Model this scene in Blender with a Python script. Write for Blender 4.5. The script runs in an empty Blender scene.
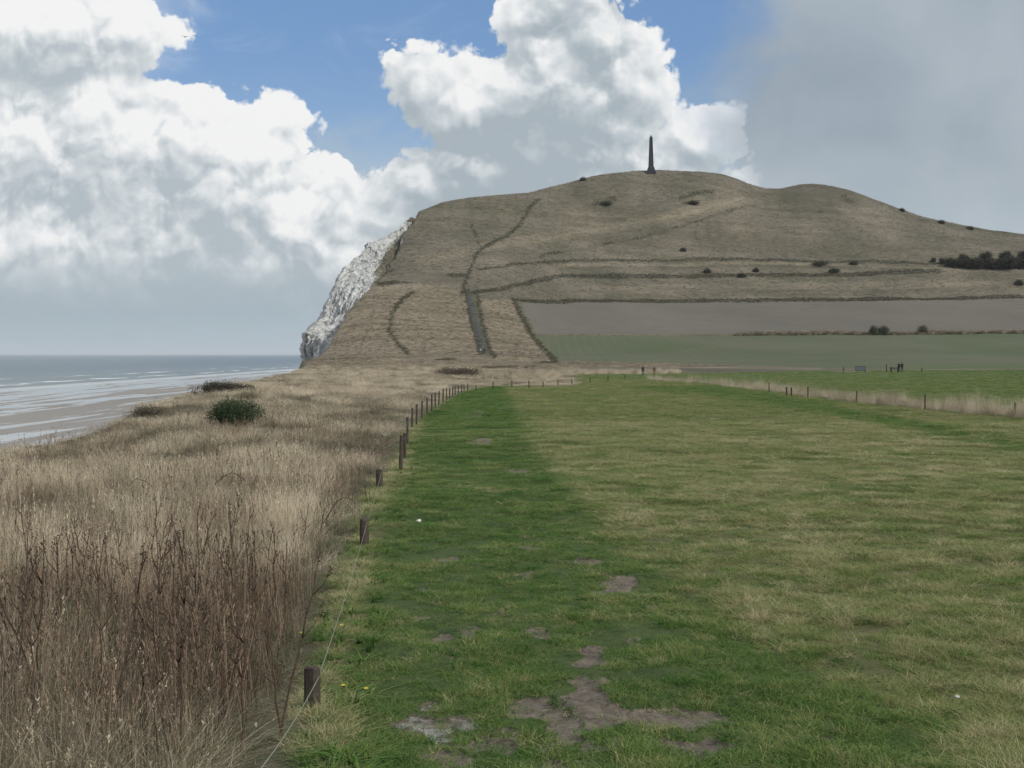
import bpy, bmesh, math, random
import numpy as np
from mathutils import Vector
random.seed(7); rng = np.random.default_rng(11)
R = math.radians
scene = bpy.context.scene
C = scene.collection
F = 1100.0; HZ = 354.0; CX = 512.0; EYE = 24.0        # focal length in pixels, horizon row, centre column, eye above the sea

# ------------------------------------------------------------------ noise
def _h(i, j, s):
    n = (i.astype(np.int64)*374761393 + j.astype(np.int64)*668265263 + s*974634777) & 0xffffffff
    n = ((n ^ (n >> 13))*1274126177) & 0xffffffff
    n = (n ^ (n >> 16))
    return (n & 0xffff)/65535.0
def vn(x, y, s=0):
    i = np.floor(x); j = np.floor(y); fx = x-i; fy = y-j
    fx = fx*fx*(3-2*fx); fy = fy*fy*(3-2*fy)
    a = _h(i, j, s); b = _h(i+1, j, s); c = _h(i, j+1, s); d = _h(i+1, j+1, s)
    return (a*(1-fx)+b*fx)*(1-fy)+(c*(1-fx)+d*fx)*fy
def fbm(x, y, s=0, o=4):
    x = np.asarray(x, float); y = np.asarray(y, float)
    r = 0; a = 1; t = 0
    for k in range(o):
        r = r+a*(vn(x, y, s+k)-.5); t += a; a *= .5; x = x*2.03+7.1; y = y*2.03+3.7
    return r/t*2                       # about -1..1
def sstep(a, b, v):
    t = np.clip((v-a)/(b-a), 0, 1); return t*t*(3-2*t)

# ------------------------------------------------------------------ terrain
KX = [250, 300, 350, 400, 500, 560, 700, 850, 1024, 1300]
ROWS = {   # distance -> row of the picture the ground reaches at the columns KX
 215: [374.5, 374.5, 374.5, 374.5, 375, 375, 373, 370.5, 370, 370],
 300: [369, 369, 368.5, 368, 367, 367, 366, 364, 363, 363],
 350: [364.5, 364.5, 364, 364, 363, 364, 362, 359, 358, 357],
 420: [359, 359, 356, 355, 353, 357, 354, 352, 350, 350],
 450: [350, 350, 338, 336, 338, 348, 347, 345, 343, 343],
 490: [335, 335, 303, 310, 318, 334, 337, 336, 334, 334],
 550: [310, 310, 286, 280, 290, 308, 318, 318, 316, 314],
 600: [295, 295, 272, 255, 265, 290, 301, 300, 297, 297],
 640: [280, 280, 258, 230, 243, 262, 277, 278, 272, 272],
 680: [270, 270, 246, 216, 222, 236, 247, 252, 257, 262]}
SKX = [0, 300, 380, 403, 415, 440, 470, 500, 530, 560, 585, 615, 650, 700, 722, 735, 750, 765, 780, 796, 814, 832, 850, 870, 895, 920, 960, 1024, 1150, 1400, 4000]
SKY = [260, 258, 240, 226, 213, 204, 198, 196, 193, 186, 178, 173, 171, 171.5, 174, 178, 184, 189, 189, 185.5, 184, 186.5, 191, 198, 207, 216, 226, 236, 246, 262, 262]
ET = ([0, 4, 8, 17, 26, 36, 63, 130, 170], [1.65, 2.15, 2.6, 3.0, 3.2, 3.45, 3.75, 4.02, 4.1])
PXG = np.arange(-3200, 4200, 4.0)
YG = np.concatenate([np.arange(0, 60, .5), np.arange(60, 1000, 2.0), np.arange(1000, 3200, 25.0)])
def pchip(xk, yk, x):                   # xk (k,) shared or per column, yk (k,n) -> (len(x), n)
    h = np.diff(xk, axis=0); d = np.diff(yk, axis=0)/h
    m = np.zeros_like(yk); m[0] = d[0]; m[-1] = d[-1]
    pr = d[:-1]*d[1:]; ok = pr > 0
    hm = 2*d[:-1]*d[1:]/np.where(ok, d[:-1]+d[1:], 1); m[1:-1] = np.where(ok, hm, 0)
    out = np.empty((len(x), yk.shape[1]))
    n = np.arange(yk.shape[1])
    for q, v in enumerate(x):
        i = np.clip((xk <= v).sum(0)-1, 0, len(xk)-2)
        hh = h[i, n]; t = np.clip((v-xk[i, n])/hh, 0, 1)
        out[q] = ((1+2*t)*(1-t)**2*yk[i, n]+t*(1-t)**2*hh*m[i, n]+t*t*(3-2*t)*yk[i+1, n]+t*t*(t-1)*hh*m[i+1, n])
    return out
def build_table():
    n = len(PXG); xs = []; zs = []
    for Y, e in zip(*ET):
        xs.append(np.full(n, float(Y))); zs.append(np.full(n, EYE-e)+ (sstep(700, 1024, PXG)*.45*sstep(60, 170, Y)))
    for Y, r in ROWS.items():
        py = np.interp(PXG, KX, r)
        k = np.hanning(31); k /= k.sum(); py = np.convolve(np.pad(py, 15, 'edge'), k, 'valid')
        xs.append(np.full(n, float(Y))); zs.append(EYE+(HZ-py)/F*Y)
    yc = np.interp(PXG, [300, 415, 470, 650, 800, 1024], [690, 695, 715, 752, 765, 775])
    sk = np.interp(PXG, SKX, SKY)
    k = np.hanning(5); k /= k.sum(); sk = np.convolve(np.pad(sk, 2, 'edge'), k, 'valid')
    zc = EYE+(HZ-sk)/F*yc
    xs.append(yc); zs.append(zc)
    xs.append(yc+70); zs.append(zc-3)
    xs.append(np.full(n, 1400.)); zs.append(zc*.6)
    xs.append(np.full(n, 3200.)); zs.append(zc*.4)
    T = pchip(np.array(xs), np.array(zs), YG)
    return T, yc
TAB, YCR = build_table()
CO = ([0, 20, 45, 55, 70, 90, 150, 220, 300, 380, 420, 450, 490, 550, 640, 680, 800, 3300],
      [-11, -15, -21.5, -22, -24, -26.5, -34, -43, -57, -72, -77, -74, -73, -68.5, -63, -60, -66, -120])
def coast(y):
    return np.interp(y, *CO)+fbm(y/9.0, y*0+3.3, 5, 3)*np.interp(y, [0, 60, 300, 450], [.6, 1.0, 2, 2.5])
def zbase(x, y):
    y = np.asarray(y, float); x = np.asarray(x, float)
    yy = np.clip(y, .5, 3199)
    px = np.clip(x/yy*F+CX, PXG[0], PXG[-1]-5)
    j = np.clip(np.searchsorted(YG, yy, side='right')-1, 0, len(YG)-2)
    t = (yy-YG[j])/(YG[j+1]-YG[j]); i = np.clip(((px-PXG[0])/4).astype(int), 0, len(PXG)-2); s = (px-PXG[0])/4-i
    z = (TAB[j, i]*(1-s)+TAB[j, i+1]*s)*(1-t)+(TAB[j+1, i]*(1-s)+TAB[j+1, i+1]*s)*t
    return z
def ground_z(x, y):
    z = zbase(x, y); y = np.asarray(y, float); x = np.asarray(x, float)
    z = z+fbm(x/.8, y/.8, 23, 3)*.06*sstep(2, 8, y)*(1-sstep(60, 90, y))+fbm(x/2.2, y/2.2, 21, 3)*.035*sstep(2, 10, y)*(1-sstep(150, 250, y))
    z = z+fbm(x/9, y/9, 31, 3)*.07*sstep(10, 40, y)*(1-sstep(180, 260, y))
    hill = sstep(430, 520, y)
    left = 1-sstep(.0, 3.5, x-(-3.0-y*.04))        # rough ground left of the fence
    z = z+left*sstep(5, 20, y)*(1-sstep(250, 330, y))*(fbm(x/5, y/7, 41, 3)*.26+.02)
    z = z+hill*fbm(x/24, y/24, 51, 4)*.8+sstep(400, 450, y)*fbm(x/6, y/6, 61, 3)*.10
    z = z+sstep(520, 620, y)*fbm(x/45, y/11, 67, 3)*.9
    z = z+sstep(290, 340, y)*(1-sstep(400, 440, y))*fbm(x/10, y/5, 71, 3)*.55*(1-sstep(20, 60, x))
    d = coast(y)-x
    z = z-.5*sstep(-8, -1, d)*sstep(15, 35, y)*(1-sstep(50, 75, y))+.62*sstep(-15, -2, d)*sstep(55, 85, y)*(1-sstep(200, 290, y))
    sl = np.interp(y, [0, 150, 300, 380, 430], [.8, .9, 1.0, 2.2, 6])
    z = z-np.where(d > 0, d*sl+np.minimum(d*d*.05, 3), 0)
    return z
def gz(x, y): return float(ground_z(np.array([x]), np.array([y]))[0])
def proj(x, y, z): return CX+x/y*F, HZ-(z-EYE)/y*F
_ys = np.concatenate([np.arange(4, 60, .1), np.arange(60, 780, .5)])
def hit(px, py):                       # where the sight line first meets the ground
    x = (px-CX)/F*_ys; z = EYE+(HZ-py)/F*_ys
    k = np.argmax(ground_z(x, _ys) >= z)
    if k == 0: k = len(_ys)-1
    return Vector((float(x[k]), float(_ys[k]), gz(x[k], _ys[k])))

def hits(px, py, y0=40, y1=560, n=420):
    px = np.asarray(px, float)[:, None]; py = np.asarray(py, float)[:, None]; yg = np.geomspace(y0, y1, n)[None, :]
    x = (px-CX)/F*yg; z = EYE+(HZ-py)/F*yg
    k = np.argmax(zbase(x, yg+0*x) >= z, axis=1); k = np.where(k == 0, n-1, k); yy = yg[0, k]
    return (px[:, 0]-CX)/F*yy, yy
FL = ([0, 8, 17.2, 26, 31, 36, 55, 80, 130], [-1.3, -1.45, -2.32, -3.15, -3.15, -3.55, -5.0, -6.3, -6.6])
def fence_x(y): return np.interp(y, *FL)
# ------------------------------------------------------------------ objects and tags
def tag(o, label=None, cat=None, group=None, kind=None):
    if label: o['label'] = label
    if cat: o['category'] = cat
    if group: o['group'] = group
    if kind: o['kind'] = kind
    return o
def link(name, me, mat=None, parent=None):
    o = bpy.data.objects.new(name, me); C.objects.link(o)
    if mat: me.materials.append(mat)
    if parent: o.parent = parent
    return o
def empty(name, loc, rz=0):
    o = bpy.data.objects.new(name, None); C.objects.link(o); o.location = loc; o.rotation_euler.z = rz
    o.empty_display_size = .2; return o
def np_mesh(name, V, faces, n, smooth=False):
    """V (N,3), faces (M,n)"""
    me = bpy.data.meshes.new(name); M = len(faces)
    me.vertices.add(len(V)); me.vertices.foreach_set('co', np.ascontiguousarray(V, np.float32).ravel())
    me.loops.add(M*n); me.loops.foreach_set('vertex_index', np.ascontiguousarray(faces, np.int32).ravel())
    me.polygons.add(M); me.polygons.foreach_set('loop_start', np.arange(0, M*n, n, dtype=np.int32))
    me.polygons.foreach_set('use_smooth', np.full(M, smooth, bool))
    me.update(calc_edges=True); return me
def attr(me, name, vals, dom='POINT'):
    a = me.attributes.new(name, 'FLOAT', dom); a.data.foreach_set('value', np.ascontiguousarray(vals, np.float32))
def copy_tree(o, parent=None):
    c = o.copy(); C.objects.link(c)
    if parent: c.parent = parent
    for ch in list(o.children): copy_tree(ch, c)
    return c

# ------------------------------------------------------------------ node helpers
class N:
    def __init__(s, tree): s.t = tree; s.n = tree.nodes; s.l = tree.links
    def new(s, typ, **k):
        n = s.n.new(typ)
        for a, b in k.items(): setattr(n, a, b)
        return n
    def put(s, sock, v):
        if isinstance(v, bpy.types.NodeSocket): s.l.new(v, sock)
        elif v is not None: sock.default_value = v
    def m(s, op, a, b=None, c=None, clamp=False):
        n = s.new('ShaderNodeMath', operation=op); n.use_clamp = clamp
        s.put(n.inputs[0], a)
        if b is not None: s.put(n.inputs[1], b)
        if c is not None: s.put(n.inputs[2], c)
        return n.outputs[0]
    def vm(s, op, a, b=None):
        n = s.new('ShaderNodeVectorMath', operation=op); s.put(n.inputs[0], a)
        if b is not None:
            if op == 'SCALE': s.put(n.inputs['Scale'], b)
            else: s.put(n.inputs[1], b)
        return n.outputs['Value'] if op in ('LENGTH', 'DOT_PRODUCT') else n.outputs[0]
    def noise(s, vec, scale, detail=4, rough=.5, dist=0, dim='3D'):
        n = s.new('ShaderNodeTexNoise', noise_dimensions=dim); s.put(n.inputs['Vector'], vec)
        n.inputs['Scale'].default_value = scale; n.inputs['Detail'].default_value = detail
        n.inputs['Roughness'].default_value = rough; n.inputs['Distortion'].default_value = dist
        return n.outputs['Fac']
    def ramp(s, f, stops):
        n = s.new('ShaderNodeValToRGB'); s.put(n.inputs[0], f)
        e = n.color_ramp.elements
        while len(e) < len(stops): e.new(.5)
        for k, (p, c) in enumerate(stops): e[k].position = p; e[k].color = (*c, 1) if len(c) == 3 else c
        return n.outputs[0]
    def mix(s, f, a, b):
        n = s.new('ShaderNodeMix', data_type='RGBA'); s.put(n.inputs[0], f)
        s.put(n.inputs[6], (*a, 1) if isinstance(a, tuple) and len(a) == 3 else a)
        s.put(n.inputs[7], (*b, 1) if isinstance(b, tuple) and len(b) == 3 else b)
        return n.outputs[2]
    def ss(s, v, a, b):
        n = s.new('ShaderNodeMapRange', interpolation_type='SMOOTHSTEP'); s.put(n.inputs[0], v)
        n.inputs[1].default_value = a; n.inputs[2].default_value = b; return n.outputs[0]
    def attr(s, name, typ='GEOMETRY'):
        n = s.new('ShaderNodeAttribute', attribute_name=name, attribute_type=typ); return n.outputs['Fac']
def material(name, rough=.85, spec=.2):
    m = bpy.data.materials.new(name); m.use_nodes = True; k = N(m.node_tree)
    b = m.node_tree.nodes['Principled BSDF']; b.inputs['Roughness'].default_value = rough
    b.inputs['Specular IOR Level'].default_value = spec
    return m, k, b
def bump(k, b, h, dist, strength=1.0):
    n = k.new('ShaderNodeBump'); n.inputs['Distance'].default_value = dist; n.inputs['Strength'].default_value = strength
    k.put(n.inputs['Height'], h); k.put(b.inputs['Normal'], n.outputs[0])
def plain(name, c, rough=.8, var=.25, scale=8, spec=.2):
    m, k, b = material(name, rough, spec)
    tc = k.new('ShaderNodeTexCoord').outputs['Object']
    f = k.noise(tc, scale, 5, .6)
    k.put(b.inputs['Base Color'], k.ramp(f, [(.25, tuple(v*(1-var) for v in c)), (.75, tuple(min(1, v*(1+var)) for v in c))]))
    return m
def pos(k): return k.new('ShaderNodeNewGeometry').outputs['Position']
def scaled(k, v, s):
    return k.vm('MULTIPLY', v, s)

# ------------------------------------------------------------------ ground grids with masks
def seg_dist(px, py, pts):
    d = np.full(px.shape, 1e9)
    for (x0, y0), (x1, y1) in zip(pts[:-1], pts[1:]):
        vx, vy = x1-x0, y1-y0; L = vx*vx+vy*vy+1e-9
        t = np.clip(((px-x0)*vx+(py-y0)*vy)/L, 0, 1)
        d = np.minimum(d, np.hypot(px-x0-t*vx, py-y0-t*vy))
    return d
def inpoly(px, py, P):
    c = np.zeros(px.shape, bool); n = len(P)
    for i in range(n):
        x0, y0 = P[i]; x1, y1 = P[(i+1) % n]
        cond = ((y0 > py) != (y1 > py)) & (px < (x1-x0)*(py-y0)/((y1-y0) if y1 != y0 else 1e-9)+x0)
        c ^= cond
    return c
cols = np.concatenate([np.linspace(-3200, -60, 50)[:-1], np.arange(-60, 1090, 2.0), np.linspace(1090, 4200, 50)])
ys = [4.6]
while ys[-1] < 3100:
    y = ys[-1]
    if y < 215: e = np.interp(y, *ET); ys.append(y+max(.02, y*y*1.4/(F*e)) if y < 120 else y+1.4)
    elif y < 430: ys.append(y+1.6)
    elif y < 800: ys.append(y+1.25)
    else: ys.append(y*1.12)
ys = np.array(ys)
PX, YY = np.meshgrid(cols, ys); XX = (PX-CX)/F*YY
# mud on the path: (column, row, half width, half height, wetness)
MUD = [(437,722,34,15,1),(426,700,11,5,1),(471,743,24,7,.4),(450,763,42,9,.3),(538,706,28,10,.3),(558,725,20,22,.3),(592,744,15,8,.3),
 (655,718,74,12,.25),(592,697,18,15,.2),(596,656,13,8,.2),(544,633,16,6,.2),(471,633,9,4,.2),(616,583,15,5,.4),(420,589,9,3,1),
 (421,616,9,3,.5),(531,547,9,3,.2),(705,750,30,8,.2),(700,716,28,9,.25),(777,720,14,4,.8),(824,735,18,6,.2),(560,768,26,6,.2),
 (606,590,8,3,1),(600,575,6,2,.5),(482,442,14,3,.1),(436,735,16,5,1),(410,712,12,6,1),(500,735,14,6,.3),(680,752,24,7,.2),(450,560,12,3,.2),(560,600,9,3,.2),(640,640,10,4,.2),(610,742,16,6,.3),(450,655,8,3,.4),(470,414,12,3,.1),(520,470,12,2.5,.2),(585,560,8,3,.3),(500,610,8,3,.2),(440,640,8,3,.5),(530,575,8,2.5,.2),(650,600,9,3,.2)]
PATHR = ([380, 395, 420, 460, 500, 550, 600, 660, 700, 768, 1000], [500, 508, 520, 546, 580, 622, 700, 800, 862, 960, 1300])
PATHL = ([380, 388, 395, 420, 440, 471, 489, 546, 600, 712, 768, 900], [545, 478, 452, 424, 414, 406, 392, 376, 366, 350, 345, 330])
RF = [(640, 379), (700, 384), (769, 391), (808, 397), (857, 402), (925, 410), (1016, 418), (1100, 426), (1300, 450)]   # foot of the right fence
def near_masks(x, y):
    px, py = proj(x, y, zbase(x, y))
    wpx = px+fbm(x*1.3, y*.8, 82, 4)*26*np.clip(8/y, .15, 1.5)
    lo = np.interp(py, *PATHL); hi = np.interp(py, *PATHR)
    path = sstep(0, 1, (wpx-lo)/np.clip(1+(py-380)*.10, 2, 60)+.5)*(1-sstep(0, 1, (wpx-hi)/np.clip(3+(py-380)*.22, 3, 90)+.5))
    dry = 1-sstep(-.5, .5, (wpx-lo+np.clip((py-380)*.13, 2, 45))/np.clip(2+(py-380)*.13, 2, 50))
    dry = np.where(py < 386, 1-sstep(0, 1, (y-4)*0+(px-560)/30), dry)
    path = np.maximum(path, .8*(1-sstep(2, 9, seg_dist(px, py, [(640, 384), (700, 389), (760, 397), (850, 414), (940, 432), (1040, 450), (1200, 475)])))*(y < 140))
    lush = ((py < np.interp(px, [q[0] for q in RF], [q[1] for q in RF])) & (px > 560) & (y > 60)).astype(float)
    mud = np.zeros(np.shape(x)); wet = np.zeros(np.shape(x))
    dj = np.clip(8.5/y, .1, 1.1); jx = fbm(x*5, y*3, 91, 5)*34*dj; jy = fbm(x*5+9, y*3+5, 92, 5)*15*dj*dj
    for cx, cy, rx, ry, w in MUD:
        q_ = 1.2 if cy < 700 else 1.0; d = np.hypot((px+jx-cx)/(rx*q_), (py+jy-cy)/(ry*q_))
        v = 1-sstep(.75, 1.25, d); mud = np.maximum(mud, v); wet = np.maximum(wet, v*w)
    mud = mud*sstep(-.50, -.2, fbm(x*6, y*4, 95, 4)+.12+.3*(y > 11))
    return path, dry, lush, mud, wet
ZZ = ground_z(XX, YY)
path, dry, lush, mud, wet = near_masks(XX, YY)
ZZ = ZZ-mud*.035*(YY < 60)
PXb, PYb = PX, HZ-(zbase(XX, YY)-EYE)/YY*F
# hill cover: scrub lines and painted shading below the mound (dark), pale tracks, green strips
jx = fbm(XX/5, YY/5, 101, 3)*1.3; jy = fbm(XX/5+50, YY/5, 102, 3)*.9
hx, hy = PXb+jx, PYb+jy
def line(pts, w, soft=1.2): return 1-sstep(w*.5, w*.5+soft, seg_dist(hx, hy, pts))
far = YY > 200
dark = np.zeros(XX.shape); pale = np.zeros(XX.shape); green = np.zeros(XX.shape)
patch = sstep(-.3, .5, fbm(XX/12, YY/16, 111, 4))
for pts, w, a in [
  ([(462,295),(466,280),(478,252),(485,246),(506,237),(521,224),(529,209),(539,200)], 2.4, .85),
  ([(480,246),(472,226),(470,200)], 1.2, .6), ([(413,292),(403,298),(397,305),(390,320),(390,332),(397,343),(407,352)], 2.6, .8),
  ([(375,277),(380,275),(403,267),(429,262)], 1.4, .6), ([(378,283),(423,278),(463,278)], 5, .65),
  ([(466,293),(500,289),(529,283),(560,276),(700,276),(842,275),(940,272)], 3.2, .85),
  ([(478,270),(538,262),(592,261),(696,259.5),(800,261),(900,262),(1024,268)], 1.6, .8),
  ([(513,299.5),(545,301),(764,301),(894,300),(1024,296.5),(1300,292)], 2.6, .95),
  ([(513,299),(519,312),(529,331),(540,345),(555,361)], 3.0, .8),
  ([(540,257),(631,240),(709,218),(748,206),(770,203)], 1.5, .6), ([(764,209),(842,213),(931,222),(1024,236)], 2, .5),  # second line: shading below the mound, painted as dark colour
  ([(400,222),(450,219),(500,222)], 1.5, .4), ([(440,232),(520,226)], 1, .35),
  ([(560,292),(700,289),(860,292),(1000,286)], 1.6, .45), ([(560,268),(700,267),(860,268)], 1.4, .45),
  ([(596,203),(613,200)], 6, .7), ([(684,203),(698,203)], 3, .8), ([(680,198),(700,193),(712,192)], 3, .7), ([(600,208),(640,207),(662,203)],2,.5),
  ([(310,372),(400,371),(480,369),(560,370)], 2.5, .7), ([(400,358),(480,361),(560,363)], 2, .5),
  ([(636,369),(764,371),(860,371),(912,371.5),(1024,371)], 1.6, .7)]:
    dark = np.maximum(dark, line(pts, w)*a*(.62+.38*patch))
dark = np.maximum(dark, (.75+.25*patch)*.5*(1-sstep(.5, 1.4, np.hypot((hx-826)/62, (hy-197)/11)))*(1-sstep(204, 210, hy)))        # green flank of the old mound
for pts, w, a in [([(540,240),(618,225.5),(701,210),(743,198)], 1.6, .8), ([(429,262),(475,250),(540,240)], 2.4, .6), ([(420,262),(480,248),(560,236),(640,222),(740,200)], 9, .38), ([(560,290),(760,287),(1000,284)], 6, .3),
  ([(464,292),(469,320),(476,350),(482,358)], 1.0, 1.0), ([(640,365),(764,368),(820,369)], 1.2, .4), ([(350,362),(470,357),(560,361)], 2, .6),
  ([(560,265),(700,264),(860,265)], 1.4, .5), ([(380,287),(460,285)], 1.5, .6), ([(870,267),(960,270),(1024,270)], 1.4, .6)]:
    pale = np.maximum(pale, line(pts, w)*a*(.5+.5*patch))
corr = inpoly(PXb, PYb, [(464,292),(477,292),(481,320),(494,357),(483,358),(472,325)])
green = np.maximum(green, corr*1.0)
dark = np.maximum(dark, line([(477,294),(481,318),(488,345),(494,357)], 1.5)*.7)
dark = np.maximum(dark, (seg_dist(PXb, PYb, [(467,292),(472,320),(481,352)]) < 3)*.75*far)
warm = inpoly(hx, hy, [(360,285),(464,290),(480,357),(494,360),(480,300),(513,300),(555,362),(305,368)])*1.0
green = np.maximum(green, sstep(.2, .9, fbm(XX/30, YY/30, 121, 4))*.6)
green = np.maximum(green, line([(516,303),(532,331),(556,359)], 3.5)*.8)
terr = fbm(XX/60, YY/3.2, 131, 4)
# categories
cat = np.zeros(XX.shape, int)
crop = inpoly(PXb, PYb, [(557,361),(534,335.5),(745,336),(1024,333.5),(1500,331),(4300,331),(4300,368),(1024,368.5),(900,369.5),(760,366),(640,363)]) & (YY > 150)
plough = inpoly(PXb, PYb, [(520,302),(534,331),(536,334.5),(745,334.5),(1024,331.5),(4300,329),(4300,293),(1024,298),(894,301.5),(764,302.5),(545,302.5)]) & (YY > 400)
hedge = inpoly(PXb, PYb, [(730,334.5),(745,336),(1024,333.5),(1500,331),(4300,331),(4300,329),(1024,331.5)]) & (YY > 300)
cat[YY > 215] = 1; cat[(lush > .5) & (YY <= 215)] = 4; cat[plough] = 2; cat[crop] = 3
cat[hedge] = 1; dark[hedge] = .35
X1 = XX.ravel(); nC = len(cols); nR = len(ys)
V = np.stack([XX.ravel(), YY.ravel(), ZZ.ravel()], 1)
ii, jj = np.meshgrid(np.arange(nR-1), np.arange(nC-1), indexing='ij')
q = (ii*nC+jj).ravel(); Q = np.stack([q, q+1, q+nC+1, q+nC], 1)
fc = cat.ravel()[q]; keep = V[Q][:, :, 2].max(1) > -2
A = dict(path=path, dry=dry, lush=lush, mud=mud, wet=wet, dark=dark, pale=pale, green=green, warm=warm, terr=terr*.5+.5)
def sub(name, sel, mat, keys):
    fq = Q[sel & keep]; u, inv = np.unique(fq, return_inverse=True)
    me = np_mesh(name, V[u], inv.reshape(-1, 4), 4, True)
    for k in keys: attr(me, k, A[k].ravel()[u])
    return tag(link(name, me, mat), kind='structure')

def mat_ground():
    m, k, b = material('pasture_soil', .9, .15); p = pos(k)
    n1 = k.noise(p, .9, 6, .62); n2 = k.noise(p, 7, 6, .7); n3 = k.noise(scaled(k, p, (1, 1, 1)), 45, 4, .7)
    pas = k.ramp(n1, [(.3, (.085, .095, .038)), (.5, (.130, .130, .058)), (.7, (.18, .165, .085))])
    pth = k.ramp(n1, [(.3, (.050, .085, .024)), (.6, (.078, .112, .036)), (.8, (.110, .135, .055))])
    dr = k.ramp(n1, [(.3, (.085, .076, .052)), (.6, (.16, .14, .10)), (.8, (.22, .19, .145))])
    lu = k.ramp(n1, [(.3, (.085, .125, .050)), (.7, (.120, .155, .070))])
    c = k.mix(k.attr('path'), pas, pth); c = k.mix(k.attr('lush'), c, lu); c = k.mix(k.attr('dry'), c, dr)
    c = k.mix(k.ss(n2, .3, .75), c, k.mix(.55, c, (.02, .03, .008)))
    c = k.mix(k.m('MULTIPLY', k.ss(n3, .5, .7), .35), c, (.16, .15, .08))
    md = k.ramp(k.m('ADD', k.m('MULTIPLY', n2, .6), k.m('MULTIPLY', k.noise(p, 22, 5, .7), .4)), [(.35, (.065, .055, .044)), (.5, (.155, .130, .105)), (.68, (.25, .215, .175))])
    f = k.ss(k.m('ADD', k.attr('mud'), k.m('MULTIPLY', k.m('SUBTRACT', n3, .5), .8)), .35, .6)
    c = k.mix(f, c, md); k.put(b.inputs['Base Color'], c)
    w = k.ss(k.m('ADD', k.attr('wet'), k.m('MULTIPLY', k.m('SUBTRACT', n2, .5), 2.2)), .62, .95)
    k.put(b.inputs['Roughness'], k.m('SUBTRACT', .92, k.m('MULTIPLY', w, .80)))
    k.put(b.inputs['Specular IOR Level'], k.m('ADD', .15, k.m('MULTIPLY', w, .5)))
    h = k.m('MULTIPLY', k.m('ADD', n2, k.m('MULTIPLY', n3, .5)), k.m('SUBTRACT', 1.0, w))
    bump(k, b, h, .06, .9); return m
def mat_hill():
    m, k, b = material('dry_hill_grass', .95, .1); p = pos(k)
    n1 = k.noise(p, .03, 8, .6); n2 = k.noise(p, .35, 6, .65); n3 = k.noise(scaled(k, p, (.25, .9, .9)), .9, 4, .7)
    c = k.ramp(n1, [(.32, (.080, .077, .058)), (.48, (.115, .104, .080)), (.66, (.165, .145, .112))])
    c = k.mix(k.attr('warm'), c, k.ramp(n2, [(.3, (.128, .110, .082)), (.7, (.235, .195, .142))]))
    c = k.mix(k.m('MULTIPLY', k.ss(k.attr('terr'), .45, .65), .42), c, (.075, .070, .042))
    c = k.mix(k.m('MULTIPLY', k.attr('green'), .75), c, (.070, .085, .045))
    c = k.mix(k.m('MULTIPLY', k.ss(n2, .54, .70), .22), c, (.065, .060, .045))
    c = k.mix(k.m('MULTIPLY', k.ss(n3, .50, .62), .25), c, (.23, .195, .14))
    c = k.mix(k.m('MULTIPLY', k.ss(n3, .50, .38), .25), c, (.06, .055, .035))
    c = k.mix(k.m('MULTIPLY', k.attr('pale'), .55), c, (.32, .27, .19))
    c = k.mix(k.m('MULTIPLY', k.attr("dark"), .76), c, k.ramp(n2, [(.3, (.022, .026, .018)), (.7, (.050, .048, .034))]))
    # bare chalk where the slope turns into cliff
    sep = k.new('ShaderNodeSeparateXYZ'); k.put(sep.inputs[0], k.new('ShaderNodeNewGeometry').outputs['Normal'])
    st = k.m('MULTIPLY', k.ss(k.m('ADD', sep.outputs[2], k.m('MULTIPLY', k.m('SUBTRACT', n2, .5), .5)), .55, .35), 1.0)
    c = k.mix(st, c, (.45, .44, .41))
    k.put(b.inputs['Base Color'], c); bump(k, b, k.m('ADD', n2, k.m('MULTIPLY', n3, .4)), .25, .6); return m
def mat_plough():
    m, k, b = material('ploughed_soil', .95, .1); p = pos(k)
    n = k.noise(scaled(k, p, (.04, .5, .3)), 1, 5, .6); n2 = k.noise(p, .02, 5, .6)
    c = k.mix(k.m('MULTIPLY', n, .45), k.ramp(n2, [(.35, (.120, .108, .095)), (.65, (.145, .130, .112))]), (.085, .092, .066))
    wv = k.new('ShaderNodeTexWave', wave_type='BANDS', bands_direction='DIAGONAL'); k.put(wv.inputs['Vector'], scaled(k, p, (.15, 1, 0))); wv.inputs['Scale'].default_value = .10; wv.inputs['Distortion'].default_value = 1.5; wv.inputs['Detail Scale'].default_value = .05
    c = k.mix(k.m('MULTIPLY', k.ss(wv.outputs['Fac'], .55, 1.0), .28), c, (.075, .072, .062))
    k.put(b.inputs['Base Color'], c); bump(k, b, n, .15, .5); return m
def mat_crop():
    m, k, b = material('young_crop', .95, .1); p = pos(k)
    n = k.noise(scaled(k, p, (.025, .35, .3)), 1, 6, .65); n2 = k.noise(p, .015, 5, .6)
    sp = k.new('ShaderNodeSeparateXYZ'); k.put(sp.inputs[0], p)
    c = k.ramp(n2, [(.35, (.072, .088, .050)), (.65, (.100, .108, .072))])
    c = k.mix(k.m('MULTIPLY', k.ss(sp.outputs[1], 300, 230), .6), c, (.062, .098, .034))
    c = k.mix(k.m('MULTIPLY', k.ss(n, .45, .7), .5), c, (.115, .105, .07))
    wv = k.new('ShaderNodeTexWave', wave_type='BANDS', bands_direction='X'); k.put(wv.inputs['Vector'], k.vm('ADD', p, k.vm('SCALE', p, .0))); wv.inputs['Scale'].default_value = .075; wv.inputs['Distortion'].default_value = .8; wv.inputs['Detail Scale'].default_value = .02
    c = k.mix(k.m('MULTIPLY', k.ss(wv.outputs['Fac'], .80, 1.0), .30), c, (.13, .12, .085)); c = k.mix(k.m('MULTIPLY', k.ss(k.noise(p, .006, 4, .6), .5, .62), .35), c, (.05, .085, .03))
    k.put(b.inputs['Base Color'], c); bump(k, b, n, .1, .5); return m
MG = mat_ground()
gk = ['path', 'dry', 'lush', 'mud', 'wet']
sub('ground', fc == 0, MG, gk)
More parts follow.
